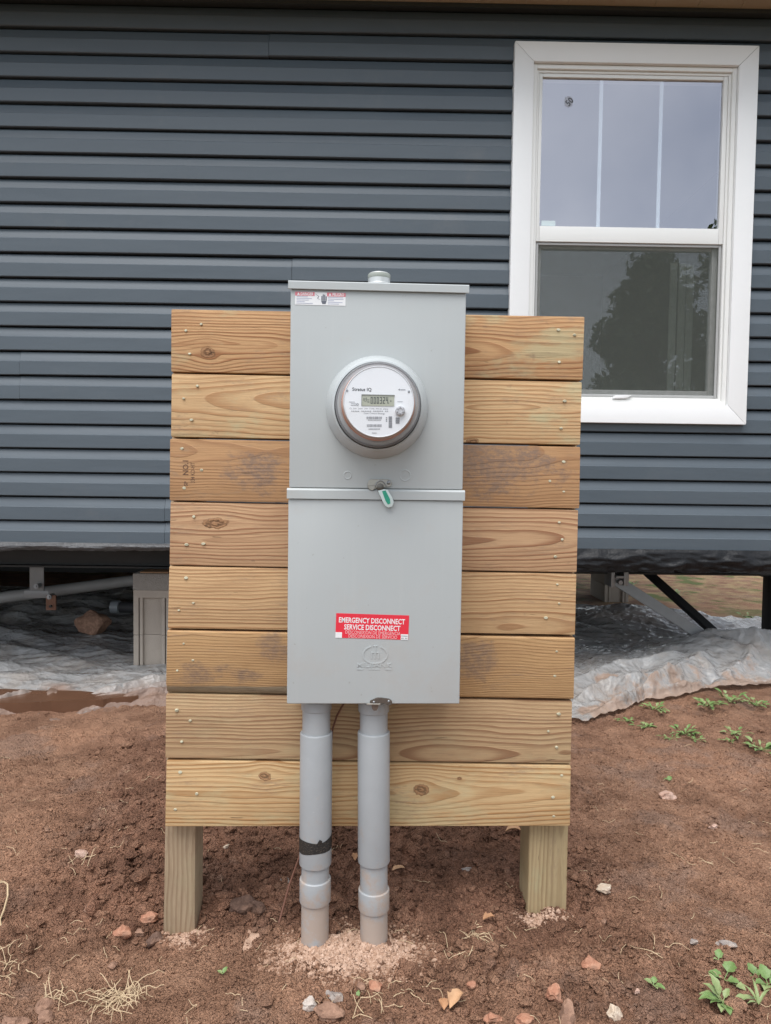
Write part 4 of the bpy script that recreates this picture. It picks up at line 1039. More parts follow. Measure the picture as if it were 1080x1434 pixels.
build('upper_cover', mb, M_box, enc, 30)
mb = MB().bev(EX0, EX1, VF, VF+0.032, EZ0, EZM-0.0125, 0.0028, 3)
build('lower_door', mb, M_box, enc, 30)
c0, c1 = eb(404, 684.5), eb(650, 688)
# shaped flange across the middle: a ledge over a folded strip
mb = MB().prism([(VF+0.03, EZM+0.0095), (VF-0.0005, EZM+0.0095), (VF-0.0045, EZM+0.0055), (VF-0.0045, EZM-0.0115), (VF-0.0015, EZM-0.0120), (VF+0.03, EZM-0.0120)], EX0-0.0028, EX1+0.0028, 'x')
build('middle_flange', mb, M_box, enc, 30)
mb = MB().prism([(0.0, EZ1+0.0035), (VF-0.0035, EZ1+0.0035), (VF-0.0055, EZ1+0.0015), (VF-0.0055, EZ1-0.0125), (VF-0.0030, EZ1-0.0130), (VF-0.0030, EZ1-0.001), (0.0, EZ1-0.001)], EX0-0.003, EX1+0.0035, 'x')
build('top_cap', mb, M_box, enc, 30)
# conduit hub on the top
hv = -0.068
h0 = on_board(531, 396, hv); HZ = EZ1+0.004; hx = h0[0]
build('top_hub', MB().lathe([(0.0262, 0.0), (0.0262, 0.004), (0.0245, 0.006), (0.0242, 0.012), (0.0232, 0.0135), (0.0230, 0.031), (0.0205, 0.0345), (0.0, 0.0355)], 'z', (hx, hv, HZ), 32), M_hub, enc, 30)
build('hub_cap_band', MB().lathe([(0.0231, 0.0232), (0.0236, 0.0240), (0.0236, 0.0315), (0.0231, 0.0325)], 'z', (hx, hv, HZ), 32), plain('hub_band', (0.33, 0.35, 0.31), 0.4, 0.05), enc, 40)
for sx in (-0.0335, 0.0335):
    build('hub_screw', MB().lathe([(0.0045, 0), (0.0045, 0.003), (0.003, 0.0045), (0, 0.0046)], 'z', (hx+sx, hv-0.02, HZ), 12), M_galv, enc, 40)
# embossed knockouts
def emboss_ring(px, py, r, name='knockout_ring'):
    p = on_board(px, py, VF+0.0005); mb = MB().lathe([(r+0.0016, 0.0004), (r+0.0008, -0.0009), (r-0.0008, -0.0009), (r-0.0016, 0.0004)], 'y', p, 30)
    build(name, mb, M_box, enc, 60)
emboss_ring(487, 665.5, 0.0075); emboss_ring(567.5, 666, 0.0108)
p = on_board(567.5, 666, VF+0.0003); build('knockout_mark', MB().box(p[0]-0.004, p[0]+0.004, VF-0.0006, VF+0.0004, p[2]-0.0008, p[2]+0.0008), M_box, enc)
# hasp and padlock seal in the middle
p = on_board(531.5, 678, VF)
k = 1.44e-3
def hs_(x, z): return (p[0]+(x-531.5)*k, p[2]-(z-678)*k)
plate = [hs_(*q) for q in ((514.5, 677), (516, 673), (519, 671), (543, 671), (547, 672), (549.5, 676), (548, 680.5), (544, 682), (541, 681), (528, 683), (524, 686), (519, 686), (515, 683))]
build('hasp_plate', MB().bevmesh(MB().prism(plate, VF-0.0035, VF-0.0008), 0.0006, 1), M_stainless, enc, 30)
q0 = hs_(544.5, 675.5)
build('hasp_rivet', MB().lathe([(0, -0.0065), (0.0025, -0.0062), (0.0042, -0.004), (0.0046, -0.0025)], 'y', (q0[0], VF-0.001, q0[1]), 14), M_galv, enc, 60)
lo = [hs_(*q) for q in ((514.5, 680), (526, 680), (525, 684.5), (522, 687), (518, 686.5), (515.5, 684))]
build('hasp_tongue', MB().bevmesh(MB().prism(lo, VF-0.0075, VF-0.0035), 0.0008, 1), M_stainless, enc, 30)
arc = [(q[0], VF-0.009, q[1]) for q in [hs_(*c) for c in ((525, 680), (528, 675.5), (532, 673), (536, 673.5), (539, 677), (542, 681))]]
build('seal_wire', MB().tube(arc, 0.0009, 8), M_galv, enc, 40)
q0 = hs_(532.5, 682)
build('lock_barrel', MB().lathe([(0.006, -0.011), (0.0075, -0.010), (0.0075, -0.002)], 'y', (q0[0], VF, q0[1]), 16, cap0=True), plain('dark_barrel', (0.14, 0.13, 0.115), 0.4, 0.1, Metallic=0.6), enc, 40)
tagp = [hs_(*q) for q in ((529, 687.5), (537, 685), (543, 685.5), (550, 697), (552, 704), (549.5, 709.5), (544, 711), (539.5, 708.5), (536, 702))]
build('seal_tag', MB().bevmesh(MB().prism(tagp, VF-0.0120, VF-0.0085), 0.0012, 2), plain('clear_seal', (0.60, 0.68, 0.66), 0.2, 0.05), enc, 40)
tagp = [hs_(*q) for q in ((535, 688), (540, 686.5), (546.5, 699), (547, 705), (543.5, 706.5), (540, 701))]
build('seal_tag_print', MB().prism(tagp, VF-0.0124, VF-0.0121), M_tag_g, enc)
# lower hasp at the bottom edge
p = on_board(531.5, 981, VF)
def hs2(x, z): return (p[0]+(x-531.5)*k, p[2]-(z-981)*k)
pl2 = [hs2(*q) for q in ((518, 980.5), (521, 979.5), (528, 976), (534, 976.3), (545, 977.6), (549, 980), (549.6, 983.5), (548.5, 986.8), (543, 986.8), (540, 984.2), (528, 983.6), (518, 984))]
build('lower_hasp', MB().bevmesh(MB().prism(pl2, VF-0.0045, VF-0.0008), 0.0007, 1), plain('hasp_dark', (0.19, 0.165, 0.145), 0.42, 0.2, 90, Metallic=0.8), enc, 30)
build('lower_hasp_slot', MB().bevmesh(MB().prism([hs2(*q) for q in ((513, 984.3), (533, 984.3), (533, 986.3), (513, 986.3))], VF-0.007, VF-0.0005), 0.0004, 1), M_stainless, enc, 30)
for c in ((523.5, 982.3), (544.8, 981.3)):
    q0 = hs2(*c); build('hasp_rivet', MB().lathe([(0, -0.0060), (0.0018, -0.0058), (0.0026, -0.0045)], 'y', (q0[0], VF, q0[1]), 12), M_galv, enc, 60)
lug = [hs2(*q) for q in ((520, 986.8), (530.5, 986.8), (530, 992), (527.5, 996), (523.5, 996.2), (521, 993))]
build('hasp_lug', MB().prism(lug, VF+0.001, VF+0.0035), plain('lug_brown', (0.20, 0.15, 0.12), 0.5, 0.2, 100, Metallic=0.4), enc)
# red disconnect label with its lettering
ax_ = on_board(470.8, 858.7, VF); bx_ = on_board(573, 862, VF); cx_ = on_board(572, 895.7, VF); dx_ = on_board(469.9, 893, VF)
rot = math.atan2(bx_[2]-ax_[2], bx_[0]-ax_[0])
lc = (ax_+bx_+cx_+dx_)/4; lw = np.linalg.norm(bx_-ax_); lh = np.linalg.norm(dx_-ax_)
def lp(u, v_, d=0.0006):    # label coordinates, origin in the middle, in metres
    c, s_ = math.cos(rot), math.sin(rot); return np.array([lc[0]+u*c-v_*s_, VF-d, lc[2]+u*s_+v_*c])
def lquad(mb, u0, u1, v0, v1, d0=0.0006, d1=0.0):
    f = [lp(u0, v0, d0), lp(u1, v0, d0), lp(u1, v1, d0), lp(u0, v1, d0)]; b = [lp(u0, v0, d1), lp(u1, v0, d1), lp(u1, v1, d1), lp(u0, v1, d1)]
    return mb.hexa(f, b)
lab = build('disconnect_label', lquad(MB(), -lw/2, lw/2, -lh/2, lh/2), M_lab_r, enc)
mb = MB()
put_text(mb, 'EMERGENCY DISCONNECT', lp(-0.001, lh*0.235), 0.0150, 0.62, 0.020, 0.0003, rot, width=lw*0.905)
put_text(mb, 'SERVICE DISCONNECT', lp(0.0, lh*-0.045), 0.0150, 0.62, 0.020, 0.0003, rot, width=lw*0.77)
build('lettering', mb, M_lab_w, lab)
mb = put_text(MB(), 'DESCONEXION DE EMERGENCIA', lp(0.002, lh*-0.255), 0.0098, 0.7, 0.0, 0.0003, rot, width=lw*0.755)
put_text(mb, 'DESCONEXION DE SERVICIO', lp(0.002, lh*-0.41), 0.0098, 0.7, 0.0, 0.0003, rot, width=lw*0.665)
build('lettering', mb, M_pinkink, lab)
for u0, u1 in ((-lw/2, -lw/2+0.0135), (lw/2-0.0155, lw/2-0.0005)): build('white_square', lquad(MB(), u0, u1, -lh/2, -lh/2+0.0115, 0.0009, 0.0006), M_lab_w, lab)
mb = MB()
for r_ in range(2):
    for c_ in range(5):
        if (r_*5+c_) not in (7,): lquad(mb, lw/2-0.0143+c_*0.0026, lw/2-0.0143+c_*0.0026+0.0018, -lh/2+0.0068-r_*0.0045, -lh/2+0.0088-r_*0.0045, 0.0012, 0.0009)
build('small_print', mb, M_greyink, lab)
# embossed emblem and maker's lettering
pc = on_board(525.5, 917, VF); R1 = 0.0245
def arcband(mb, cx, cz, rx, rz, a0, a1, wdt, v0, v1, n=20):
    f = []
    for kk in range(n+1):
        a = a0+(a1-a0)*kk/n
        f.append(((cx+(rx)*math.cos(a), cz+(rz)*math.sin(a)), (cx+(rx-wdt)*math.cos(a), cz+(rz-wdt)*math.sin(a))))
    for kk in range(n):
        (o0, i0), (o1, i1) = f[kk], f[kk+1]
        mb.hexa([(i0[0], v0, i0[1]), (o0[0], v0, o0[1]), (o1[0], v0, o1[1]), (i1[0], v0, i1[1])],
                [(i0[0], v1, i0[1]), (o0[0], v1, o0[1]), (o1[0], v1, o1[1]), (i1[0], v1, i1[1])])
EV0, EV1 = VF-0.0011, VF+0.0005
mb = MB()
arcband(mb, pc[0], pc[2], 0.0262, 0.0195, math.radians(-250), math.radians(70-120+18), 0.0024, EV0, EV1, 26)
arcband(mb, pc[0], pc[2], 0.0262, 0.0195, math.radians(-30), math.radians(62), 0.0024, EV0, EV1, 14)
mb.box(pc[0]-0.0011, pc[0]+0.0011, EV0, EV1, pc[2]-0.008, pc[2]+0.0175)
mb.box(pc[0]-0.0050, pc[0]+0.0050, EV0+0.0001, EV1, pc[2]+0.0176, pc[2]+0.0195)
for sg in (-1, 1):
    mb.box(pc[0]+sg*0.0075-0.001, pc[0]+sg*0.0075+0.001, EV0, EV1, pc[2]-0.008, pc[2]+0.0035)
    mb.box(pc[0]+min(sg*0.0012, sg*0.009), pc[0]+max(sg*0.0012, sg*0.009), EV0+0.0001, EV1, pc[2]+0.0036, pc[2]+0.0056)
build('emblem', mb, M_box, enc)
pt = on_board(524.5, 931.5, VF); wdt = 50*k
mb = put_text(MB(), 'MILBANK', pt+np.array([0, 0.0003, 0]), 0.0125, 1.25, 0.012, 0.0013, 0, width=wdt)
mb.box(pt[0]-wdt/2, pt[0]-wdt*0.32, EV0, EV1, pt[2]-0.0092, pt[2]-0.0080); mb.box(pt[0]+wdt*0.32, pt[0]+wdt/2, EV0, EV1, pt[2]-0.0092, pt[2]-0.0080)
for u in (-0.009, -0.003, 0.003, 0.009): mb.box(pt[0]+u-0.002, pt[0]+u+0.002, EV0+0.0003, EV1, pt[2]-0.0098, pt[2]-0.0078)
build('embossed_name', mb, M_box, enc)
# danger label
d_tl, d_tr, d_bl = on_board(413.5, 408.5, VF+0.0005), on_board(484.2, 410.5, VF+0.0005), on_board(414, 426.5, VF+0.0005)
dw = d_tr[0]-d_tl[0]; dh = d_tl[2]-d_bl[2]
dc = np.array([(d_tl[0]+d_tr[0])/2, VF+0.0005, (d_tl[2]+d_tr[2])/2-dh/2])
rot2 = math.atan2(d_tr[2]-d_tl[2], dw)
def dp(u, v_, d): return np.array([dc[0]+u*math.cos(rot2)-v_*math.sin(rot2), dc[1]-d, dc[2]+u*math.sin(rot2)+v_*math.cos(rot2)])
def dq(mb, u0, u1, v0, v1, d0, d1):
    return mb.hexa([dp(u0, v0, d0), dp(u1, v0, d0), dp(u1, v1, d0), dp(u0, v1, d0)], [dp(u0, v0, d1), dp(u1, v0, d1), dp(u1, v1, d1), dp(u0, v1, d1)])
dl = build('danger_label', dq(MB(), -dw/2, dw/2, -dh/2, dh/2, 0.0006, 0), M_lab_w, enc)
for u0, u1 in ((-dw/2, -dw*0.115), (dw*0.13, dw/2)): build('red_header', dq(MB(), u0, u1, dh*0.20, dh/2, 0.0009, 0.0006), M_lab_p, dl)
mb = put_text(MB(), 'DANGER', dp(-dw*0.265, dh*0.35, 0.0009), 0.0085, 0.9, 0.02, 0.0003, rot2, width=dw*0.25); build('lettering', mb, M_lab_w, dl); mb = put_text(MB(), 'PELIGRO', dp(dw*0.355, dh*0.35, 0.0009), 0.0085, 0.9, 0.02, 0.0003, rot2, width=dw*0.23)
build('lettering', mb, M_lab_w, dl)
for u in (-dw*0.435, dw*0.19):
    mb = MB(); mb.hexa([dp(u-0.0028, dh*0.25, 0.0012), dp(u+0.0028, dh*0.25, 0.0012), dp(u+0.0002, dh*0.45, 0.0012), dp(u-0.0002, dh*0.45, 0.0012)],
            [dp(u-0.0028, dh*0.25, 0.0009), dp(u+0.0028, dh*0.25, 0.0009), dp(u+0.0002, dh*0.45, 0.0009), dp(u-0.0002, dh*0.45, 0.0009)])
    build('warning_triangle', mb, M_lab_w, dl)
mb = MB()
for cx0, seq in ((-dw*0.47, (0.22, 0.30, 0.24, 0.16, 0.32)), (dw*0.15, (0.30, 0.31, 0.12, 0.29, 0.22))):
    for j, ln in enumerate(seq):
        v_ = dh*(0.10-0.125*j); dq(mb, cx0, cx0+dw*ln, v_, v_+dh*0.045, 0.0009, 0.0006)
build('small_print', mb, plain('blue_grey_ink', (0.42, 0.44, 0.55), 0.5), dl)
mb = MB()      # pictogram: a shocked hand
mb.hexa([dp(0.004, -dh*0.40, 0.001), dp(0.0105, -dh*0.40, 0.001), dp(0.0125, -dh*0.16, 0.001), dp(0.0015, -dh*0.16, 0.001)], [dp(0.004, -dh*0.40, 0.0006), dp(0.0105, -dh*0.40, 0.0006), dp(0.0125, -dh*0.16, 0.0006), dp(0.0015, -dh*0.16, 0.0006)])
for j, (u, h_) in enumerate(((0.002, 0.22), (0.0047, 0.34), (0.0076, 0.32), (0.0105, 0.20))):
    dq(mb, u, u+0.0021, -dh*0.14, dh*h_, 0.001, 0.0006)
zz_ = [(-0.0095, 0.34), (-0.003, 0.18), (-0.006, 0.03), (-0.001, -0.06)]
for (u0, v0), (u1, v1) in zip(zz_, zz_[1:]):
    mb.hexa([dp(u0-0.0006, dh*v0, 0.001), dp(u0+0.0006, dh*v0, 0.001), dp(u1+0.0006, dh*v1, 0.001), dp(u1-0.0006, dh*v1, 0.001)], [dp(u0-0.0006, dh*v0, 0.0006), dp(u0+0.0006, dh*v0, 0.0006), dp(u1+0.0006, dh*v1, 0.0006), dp(u1-0.0006, dh*v1, 0.0006)])
build('shock_pictogram', mb, plain('pictogram_grey', (0.12, 0.13, 0.16), 0.5), dl)

# ================================================================== ELECTRICITY METER
mc = on_board(528.3, 570.5, VF)
met = board_thing('electricity_meter', 'round white digital electricity meter under clear cover in grey ring', 'meter', mc)
build('ring_cover', MB().lathe([(0.1030, 0.0), (0.1035, -0.004), (0.1015, -0.009), (0.0935, -0.034), (0.0895, -0.040), (0.0860, -0.041), (0.0845, -0.037), (0.0845, -0.010)], 'y', mc, 72), plain('ring_enamel', (0.47, 0.495, 0.495), 0.24, 0.03, 8, **{'Coat Weight': 0.6, 'Coat Roughness': 0.12}), met, 25)
DV = -0.103
build('meter_base', MB().lathe([(0.0838, -0.006), (0.0838, -0.046), (0.0805, -0.048), (0.0800, -0.052), (0.0760, -0.053), (0.0, -0.053)], 'y', mc, 64), M_darkbase, met, 30)
build('coil_ring', MB().lathe([(0.0700, -0.054), (0.0716, -0.058), (0.0716, -0.064), (0.0690, -0.067), (0.0, -0.0675)], 'y', mc, 64), M_copper, met, 30)
build('inner_ring', MB().lathe([(0.0670, -0.0685), (0.0694, -0.072), (0.0694, -0.081), (0.0665, -0.086), (0.0, -0.0875)], 'y', mc, 64), plain('pale_terminal_ring', (0.50, 0.36, 0.30), 0.4, 0.1), met, 30)
build('dial_rim', MB().lathe([(0.0640, -0.088), (0.0668, -0.091), (0.0672, DV+0.001), (0.0662, DV-0.001), (0.0650, DV-0.0005), (0.0645, DV+0.002)], 'y', mc, 72), plain('dial_rim', (0.70, 0.71, 0.72), 0.3, 0.02), met, 30)
dial = build('dial_plate', MB().lathe([(0.0650, DV+0.004), (0.0648, DV), (0.0, DV)], 'y', mc, 72), M_dial, met, 30)
def dpt(x, y, d=0.0):     # coordinates of the enlarged dial view -> dial plane
    return on_board(450+x/6.75, 490+y/6.75, mc[1]+DV-d)
kd = (dpt(800, 500)[0]-dpt(300, 500)[0])/500.0
def drect(mb, x0, x1, y0, y1, d0=0.0005, d1=0.0):
    a = dpt(x0, y1, 0); b = dpt(x1, y0, 0); return mb.box(a[0], b[0], mc[1]+DV-d0, mc[1]+DV-d1, a[2], b[2])
lcd = build('lcd_display', drect(MB(), 385, 690, 432, 527, 0.0012), M_lcd, met)
build('lcd_bezel', drect(drect(MB(), 381, 694, 426, 432.5, 0.0018), 380, 385.3, 426, 528, 0.0018), plain('lcd_edge', (0.16, 0.16, 0.13), 0.4), met)
mb = MB()
def seg7(mb, ch, x, y, w_, h_, t=7.5):
    S = {'0': 'abcdef', '3': 'abcdg', '2': 'abged', '4': 'fgbc'}[ch]; hh = h_/2
    R = {'a': (0, w_, 0, t), 'd': (0, w_, h_-t, h_), 'g': (0, w_, hh-t/2, hh+t/2), 'f': (0, t, 0, hh), 'e': (0, t, hh, h_), 'b': (w_-t, w_, 0, hh), 'c': (w_-t, w_, hh, h_)}
    for q in S:
        a = R[q]; drect(mb, x+a[0]+0.3*ord(q) % 1, x+a[1], y+a[2], y+a[3], 0.0015+0.00002*(ord(q)-96), 0.0012)
for j, ch in enumerate('000324'): seg7(mb, ch, 466+j*29, 447, 21, 62)
for (x0, x1, y0, y1) in ((400, 408, 455, 480), (412, 430, 462, 467), (424, 429, 450, 482), (434, 455, 470, 474), (434, 455, 483, 487), (436, 455, 494, 498), (405, 428, 484, 487), (633, 640, 500, 508), (650, 664, 482, 487), (655, 660, 476, 494)):
    drect(mb, x0, x1, y0, y1, 0.00145, 0.0012)
build('lcd_digits', mb, M_lcd_ink, met)
mb = put_text(MB(), 'Stratus IQ', dpt(384, 376), 0.0088, 0.95, 0.022, 0.0002, 0, width=182*kd)
build('model_lettering', mb, M_ink, met)
mb = put_text(MB(), 'CL 200  240V  3W  TYPE  FM 2S  60Hz', dpt(450, 556), 0.0040, 0.9, 0.0, 0.0002, 0, width=365*kd)
for j in range(22):
    if j % 7 != 5: drect(mb, 284+j*16, 295+j*16, 575, 582)
put_text(mb, 'Case Control Energy', dpt(502, 602), 0.0042, 0.9, 0.004, 0.0002, 0, width=200*kd)
drect(mb, 728, 750, 372, 377); drect(mb, 737, 742, 366, 383)
for j in range(4): drect(mb, 754+j*11, 762+j*11, 372, 381)
for j, (x0, x1, y) in enumerate(((262, 318, 490), (280, 330, 507), (280, 330, 522), (720, 770, 488))): drect(mb, x0, x1, y, y+2.5)
for j in range(9): drect(mb, 442+j*14, 451+j*14, 661, 667); drect(mb, 448+j*12, 456+j*12, 743, 753)
drect(mb, 478, 524, 783, 787)
for j in range(3): drect(mb, 611, 623, 636+j*16, 646+j*16)
build('fine_print', mb, M_greyink, met)
mb = MB(); rb = random.Random(3)
def barcode(x0, x1, y0, y1, vert=False):
    t = y0 if vert else x0
    while t < (y1 if vert else x1):
        wv_ = rb.choice((2, 3, 4.5))
        if vert: drect(mb, x0, x1, t, t+wv_)
        else: drect(mb, t, t+wv_, y0, y1)
        t += wv_+rb.choice((2, 3, 4))
barcode(427, 575, 630, 655); barcode(432, 573, 703, 728); barcode(637, 670, 628, 735, True); barcode(703, 740, 640, 700, True)
build('barcodes', mb, M_greyink, met)
# round sensor cap, optical port ring and rivets
pc_ = dpt(745, 577)
build('sensor_cap', MB().lathe([(0.0090, 0.0), (0.0092, -0.006), (0.0080, -0.008), (0.0045, -0.0086), (0.0040, -0.0075), (0, -0.0075)], 'y', (pc_[0], mc[1]+DV, pc_[2]), 28), plain('sensor_grey', (0.50, 0.50, 0.52), 0.25, 0.1, 300), met, 30)
mb = MB()
for a in range(6): mb.tube([(pc_[0]+0.0052*math.cos(a*1.05+.3), mc[1]+DV-0.0088, pc_[2]+0.0052*math.sin(a*1.05+.3)), (pc_[0]+0.0075*math.cos(a*1.05+.7), mc[1]+DV-0.0086, pc_[2]+0.0075*math.sin(a*1.05+.7))], 0.0006, 6)
build('sensor_marks', mb, M_greyink, met)
pc_ = dpt(342, 515)
build('port_ring', MB().lathe([(0.0022, 0), (0.0022, -0.001), (0.0015, -0.001), (0.0015, 0)], 'y', (pc_[0], mc[1]+DV, pc_[2]), 18), M_greyink, met, 30)
for q in ((245, 383), (828, 393)):
    pc_ = dpt(*q); build('dial_screw', MB().lathe([(0.0022, 0), (0.0020, -0.0013), (0, -0.0015)], 'y', (pc_[0], mc[1]+DV, pc_[2]), 14), plain('screw_grey', (0.30, 0.30, 0.32), 0.4, 0.1, Metallic=0.5), met, 40)
build('clear_cover', MB().lathe([(0.0815, -0.050), (0.0800, -0.055), (0.0770, -0.095), (0.0750, -0.108), (0.0705, -0.1145), (0.0610, -0.1170), (0.0, -0.1180)], 'y', mc, 72), M_clear, met, 40)
build('cover_rim', MB().lathe([(0.0835, -0.049), (0.0832, -0.053), (0.0800, -0.0535), (0.0802, -0.049)], 'y', mc, 64), plain('black_gasket', (0.19, 0.192, 0.20), 0.4), met, 30)

# ================================================================== CONDUITS
def conduit(label, cl, parts, tape=None, cv=-0.072):
    # cl: pixel centre at top and bottom; parts: (name, py top, py bottom, radius)
    (xt, yt), (xb, yb_) = cl
    top = on_board(xt, yt, cv); bot = on_board(xb, yb_, cv)
    root = board_thing('conduit_pipe', label, 'pipe', np.array([bot[0], cv, bot[2]]))
    root['group'] = 'grey conduits running into the soil'
    def cen(z): t_ = (z-top[2])/(bot[2]-top[2]); return top[0]+(bot[0]-top[0])*t_
    for (nm, y0, y1, r, mat) in parts:
        z0 = on_board(xb, y1, cv-r)[2]; z1 = on_board(xb, y0, cv-r)[2]
        pts = [(cen(z0), cv, z0), (cen(z1), cv, z1)]
        mb = MB(); n = 40
        prof = [(r-0.0018, z0), (r-0.0004, z0+0.0012), (r, z0+0.003), (r, z1-0.003), (r-0.0004, z1-0.0012), (r-0.0018, z1)] if nm != 'pipe' else [(r, z0), (r, z1)]
        o = len(mb.v)
        for (rr, z) in prof:
            for kk in range(n): a = 2*math.pi*kk/n; mb.v.append((cen(z)+rr*math.cos(a), cv+rr*math.sin(a), z))
        for i in range(len(prof)-1):
            for kk in range(n): mb.f.append((i*n+kk, i*n+(kk+1) % n, (i+1)*n+(kk+1) % n, (i+1)*n+kk))
        mb.f.append(tuple(range(n-1, -1, -1))); mb.f.append(tuple((len(prof)-1)*n+kk for kk in range(n)))
        build(nm, mb, mat, root, 30)
    return root, cen
PD = plain('clean_pvc', (0.315, 0.338, 0.362), 0.42, 0.04, 10)
c1, cen1 = conduit('left grey conduit with black tape round its long sleeve', ((443.3, 990), (441, 1333)),
    [('pipe', 988, 1380, 0.0298, M_pvc), ('collar', 986, 1000, 0.0325, M_pvc), ('sleeve', 1033, 1221, 0.0346, M_pvc), ('coupling', 1241, 1274, 0.0338, M_pvc)])
c2, cen2 = conduit('right grey conduit with a scuffed light coupling', ((523.5, 990), (523.8, 1333)),
    [('pipe', 988, 1380, 0.0298, M_pvc), ('collar', 987, 1003, 0.0333, M_pvc), ('sleeve', 1032, 1218, 0.0346, M_pvc), ('coupling', 1256, 1285, 0.0338, M_pvc)])
z0 = on_board(441, 1198, -0.107)[2]; z1 = on_board(441, 1179, -0.107)[2]
mb = MB(); n = 48
for i, zz_ in enumerate((z0, z1)):
    for kk in range(n):
        a = 2*math.pi*kk/n
        zt = zz_+(0.0015*math.sin(a*3+i*2)+(0.004*math.sin(a*1.0+0.4) if i else 0.0035*math.cos(a)))
        mb.v.append((cen1(zz_)+0.0351*math.cos(a), -0.072+0.0351*math.sin(a), zt))
for kk in range(n): mb.f.append((kk, (kk+1) % n, n+(kk+1) % n, n+kk))
build('tape', mb, M_tape, c1, 40)
fl = on_board(447, 1179, -0.109)
build('tape_flap', MB().hexa([fl+np.array([-0.004, 0, -0.004]), fl+np.array([0.006, -0.003, -0.002]), fl+np.array([0.007, -0.005, 0.004]), fl+np.array([0.001, -0.002, 0.005])], [fl+np.array([-0.004, 0.0008, -0.004]), fl+np.array([0.006, -0.0022, -0.002]), fl+np.array([0.007, -0.0042, 0.004]), fl+np.array([0.001, -0.0012, 0.005])]), M_tape, c1)
# thin red-brown wire hanging behind the pipes
w0 = on_board(476, 1002, -0.02); w1 = on_board(462, 1040, -0.012); w2 = on_board(470, 1012, -0.03)
wire = [board_world(on_board(*q, v)) for q, v in (((481, 986), -0.05), ((472, 1002), -0.02), ((466, 1020), -0.012), ((462, 1060), -0.012), ((455, 1130), -0.014), ((430, 1170), -0.012), ((405, 1240), -0.02), ((391, 1292), -0.05))]
tube_thing('earth_wire', 'thin red-brown wire running down behind the left conduit', 'wire', wire, 0.0022, plain('wire_brown', (0.16, 0.07, 0.045), 0.5), 8)

# ================================================================== SOIL CLODS, SAND, STONES
def ico(sub):
    bm = bmesh.new(); bmesh.ops.create_icosphere(bm, subdivisions=sub, radius=1.0)
    V = np.array([v.co[:] for v in bm.verts]); F = np.array([[v.index for v in f.verts] for f in bm.faces]); bm.free(); return V, F
ICO = {1: ico(1), 2: ico(2), 3: ico(3)}
def lump(sub, seed, rough=0.35, flat=0):
    V, F = ICO[sub]; rs = np.random.RandomState(seed); V = V.copy()
    for _ in range(7):
        d = rs.normal(size=3); d /= np.linalg.norm(d); h = rs.uniform(0.45, 0.85)
        s_ = V@d; V = V-np.outer(np.clip(s_-h, 0, None)*0.9, d)
    ph = rs.uniform(0, 6, 3); fr = rs.uniform(2.5, 4.5, 3)
    V = V*(1+rough*0.35*(np.sin(V[:, :1]*fr[0]+ph[0])*np.sin(V[:, 1:2]*fr[1]+ph[1])+0.5*np.sin(V[:, 2:]*fr[2]*2+ph[2])))
    V = V+rs.normal(size=V.shape)*0.035*rough*2
    return V, F
def scatter(name, P, R, T, mat, sub=1, seed=0, nvar=8, sink=0.25, attr='tone'):
    rs = np.random.RandomState(seed); var = [lump(sub, seed*100+i, 0.5) for i in range(nvar)]
    Vs, Fs, Ts = [], [], []; o = 0
    for i, (p, r, t_) in enumerate(zip(P, R, T)):
        V, F = var[i % nvar]; a = rs.uniform(0, 2*math.pi); b = rs.uniform(-0.9, 0.9); ca, sa, cb, sb = math.cos(a), math.sin(a), math.cos(b), math.sin(b)
        W = V*(r*rs.uniform(0.75, 1.3, 3)); W = W@np.array([[1, 0, 0], [0, cb, -sb], [0, sb, cb]]).T@np.array([[ca, -sa, 0], [sa, ca, 0], [0, 0, 1]]).T
        W[:, 2] *= 0.78
        Vs.append(W+np.array(p)+np.array([0, 0, r*(0.5-sink)])); Fs.append(F+o); Ts.append(np.full(len(V), t_)); o += len(V)
    ob = arrays(name, np.concatenate(Vs), np.concatenate(Fs), mat, False)
    fattr(ob, attr, np.concatenate(Ts)); return ob
# clods all over, dense and large on the dug soil
NCL = 19000
py_ = 1.12*np.exp(npr.rand(NCL*3)*math.log(3.25/1.12)); px_ = (npr.rand(NCL*3)*2-1)*(0.62*py_+0.05)
dg_ = dug(px_, py_); clump = sstep(-0.12, 0.25, fbm(px_*5, py_*5, 77, 3))
keep = npr.rand(NCL*3) < (0.45+0.52*dg_)*(0.2+0.8*clump)
px_, py_, dg_ = px_[keep][:NCL], py_[keep][:NCL], dg_[keep][:NCL]
rr_ = np.exp(npr.normal(math.log(0.0034), 0.52, len(px_)))*(0.72+0.95*dg_); rr_ = np.clip(rr_, 0.002, 0.022)
tone = np.clip(npr.rand(len(px_))*0.75+0.35*(1-dg_), 0, 1)
pz_ = ground_z(px_, py_)
small = rr_ < 0.0075
wet_ = np.clip(dg_*0.85+npr.normal(0, 0.18, len(px_))-0.06, 0, 1)
o = scatter('soil_clods', np.stack([px_, py_, pz_], 1)[small], rr_[small], wet_[small], M_soil, 1, 1, attr='wet'); o['kind'] = 'stuff'
o = scatter('soil_clods', np.stack([px_, py_, pz_], 1)[~small], rr_[~small], wet_[~small], M_soil, 2, 2, attr='wet'); o['kind'] = 'stuff'
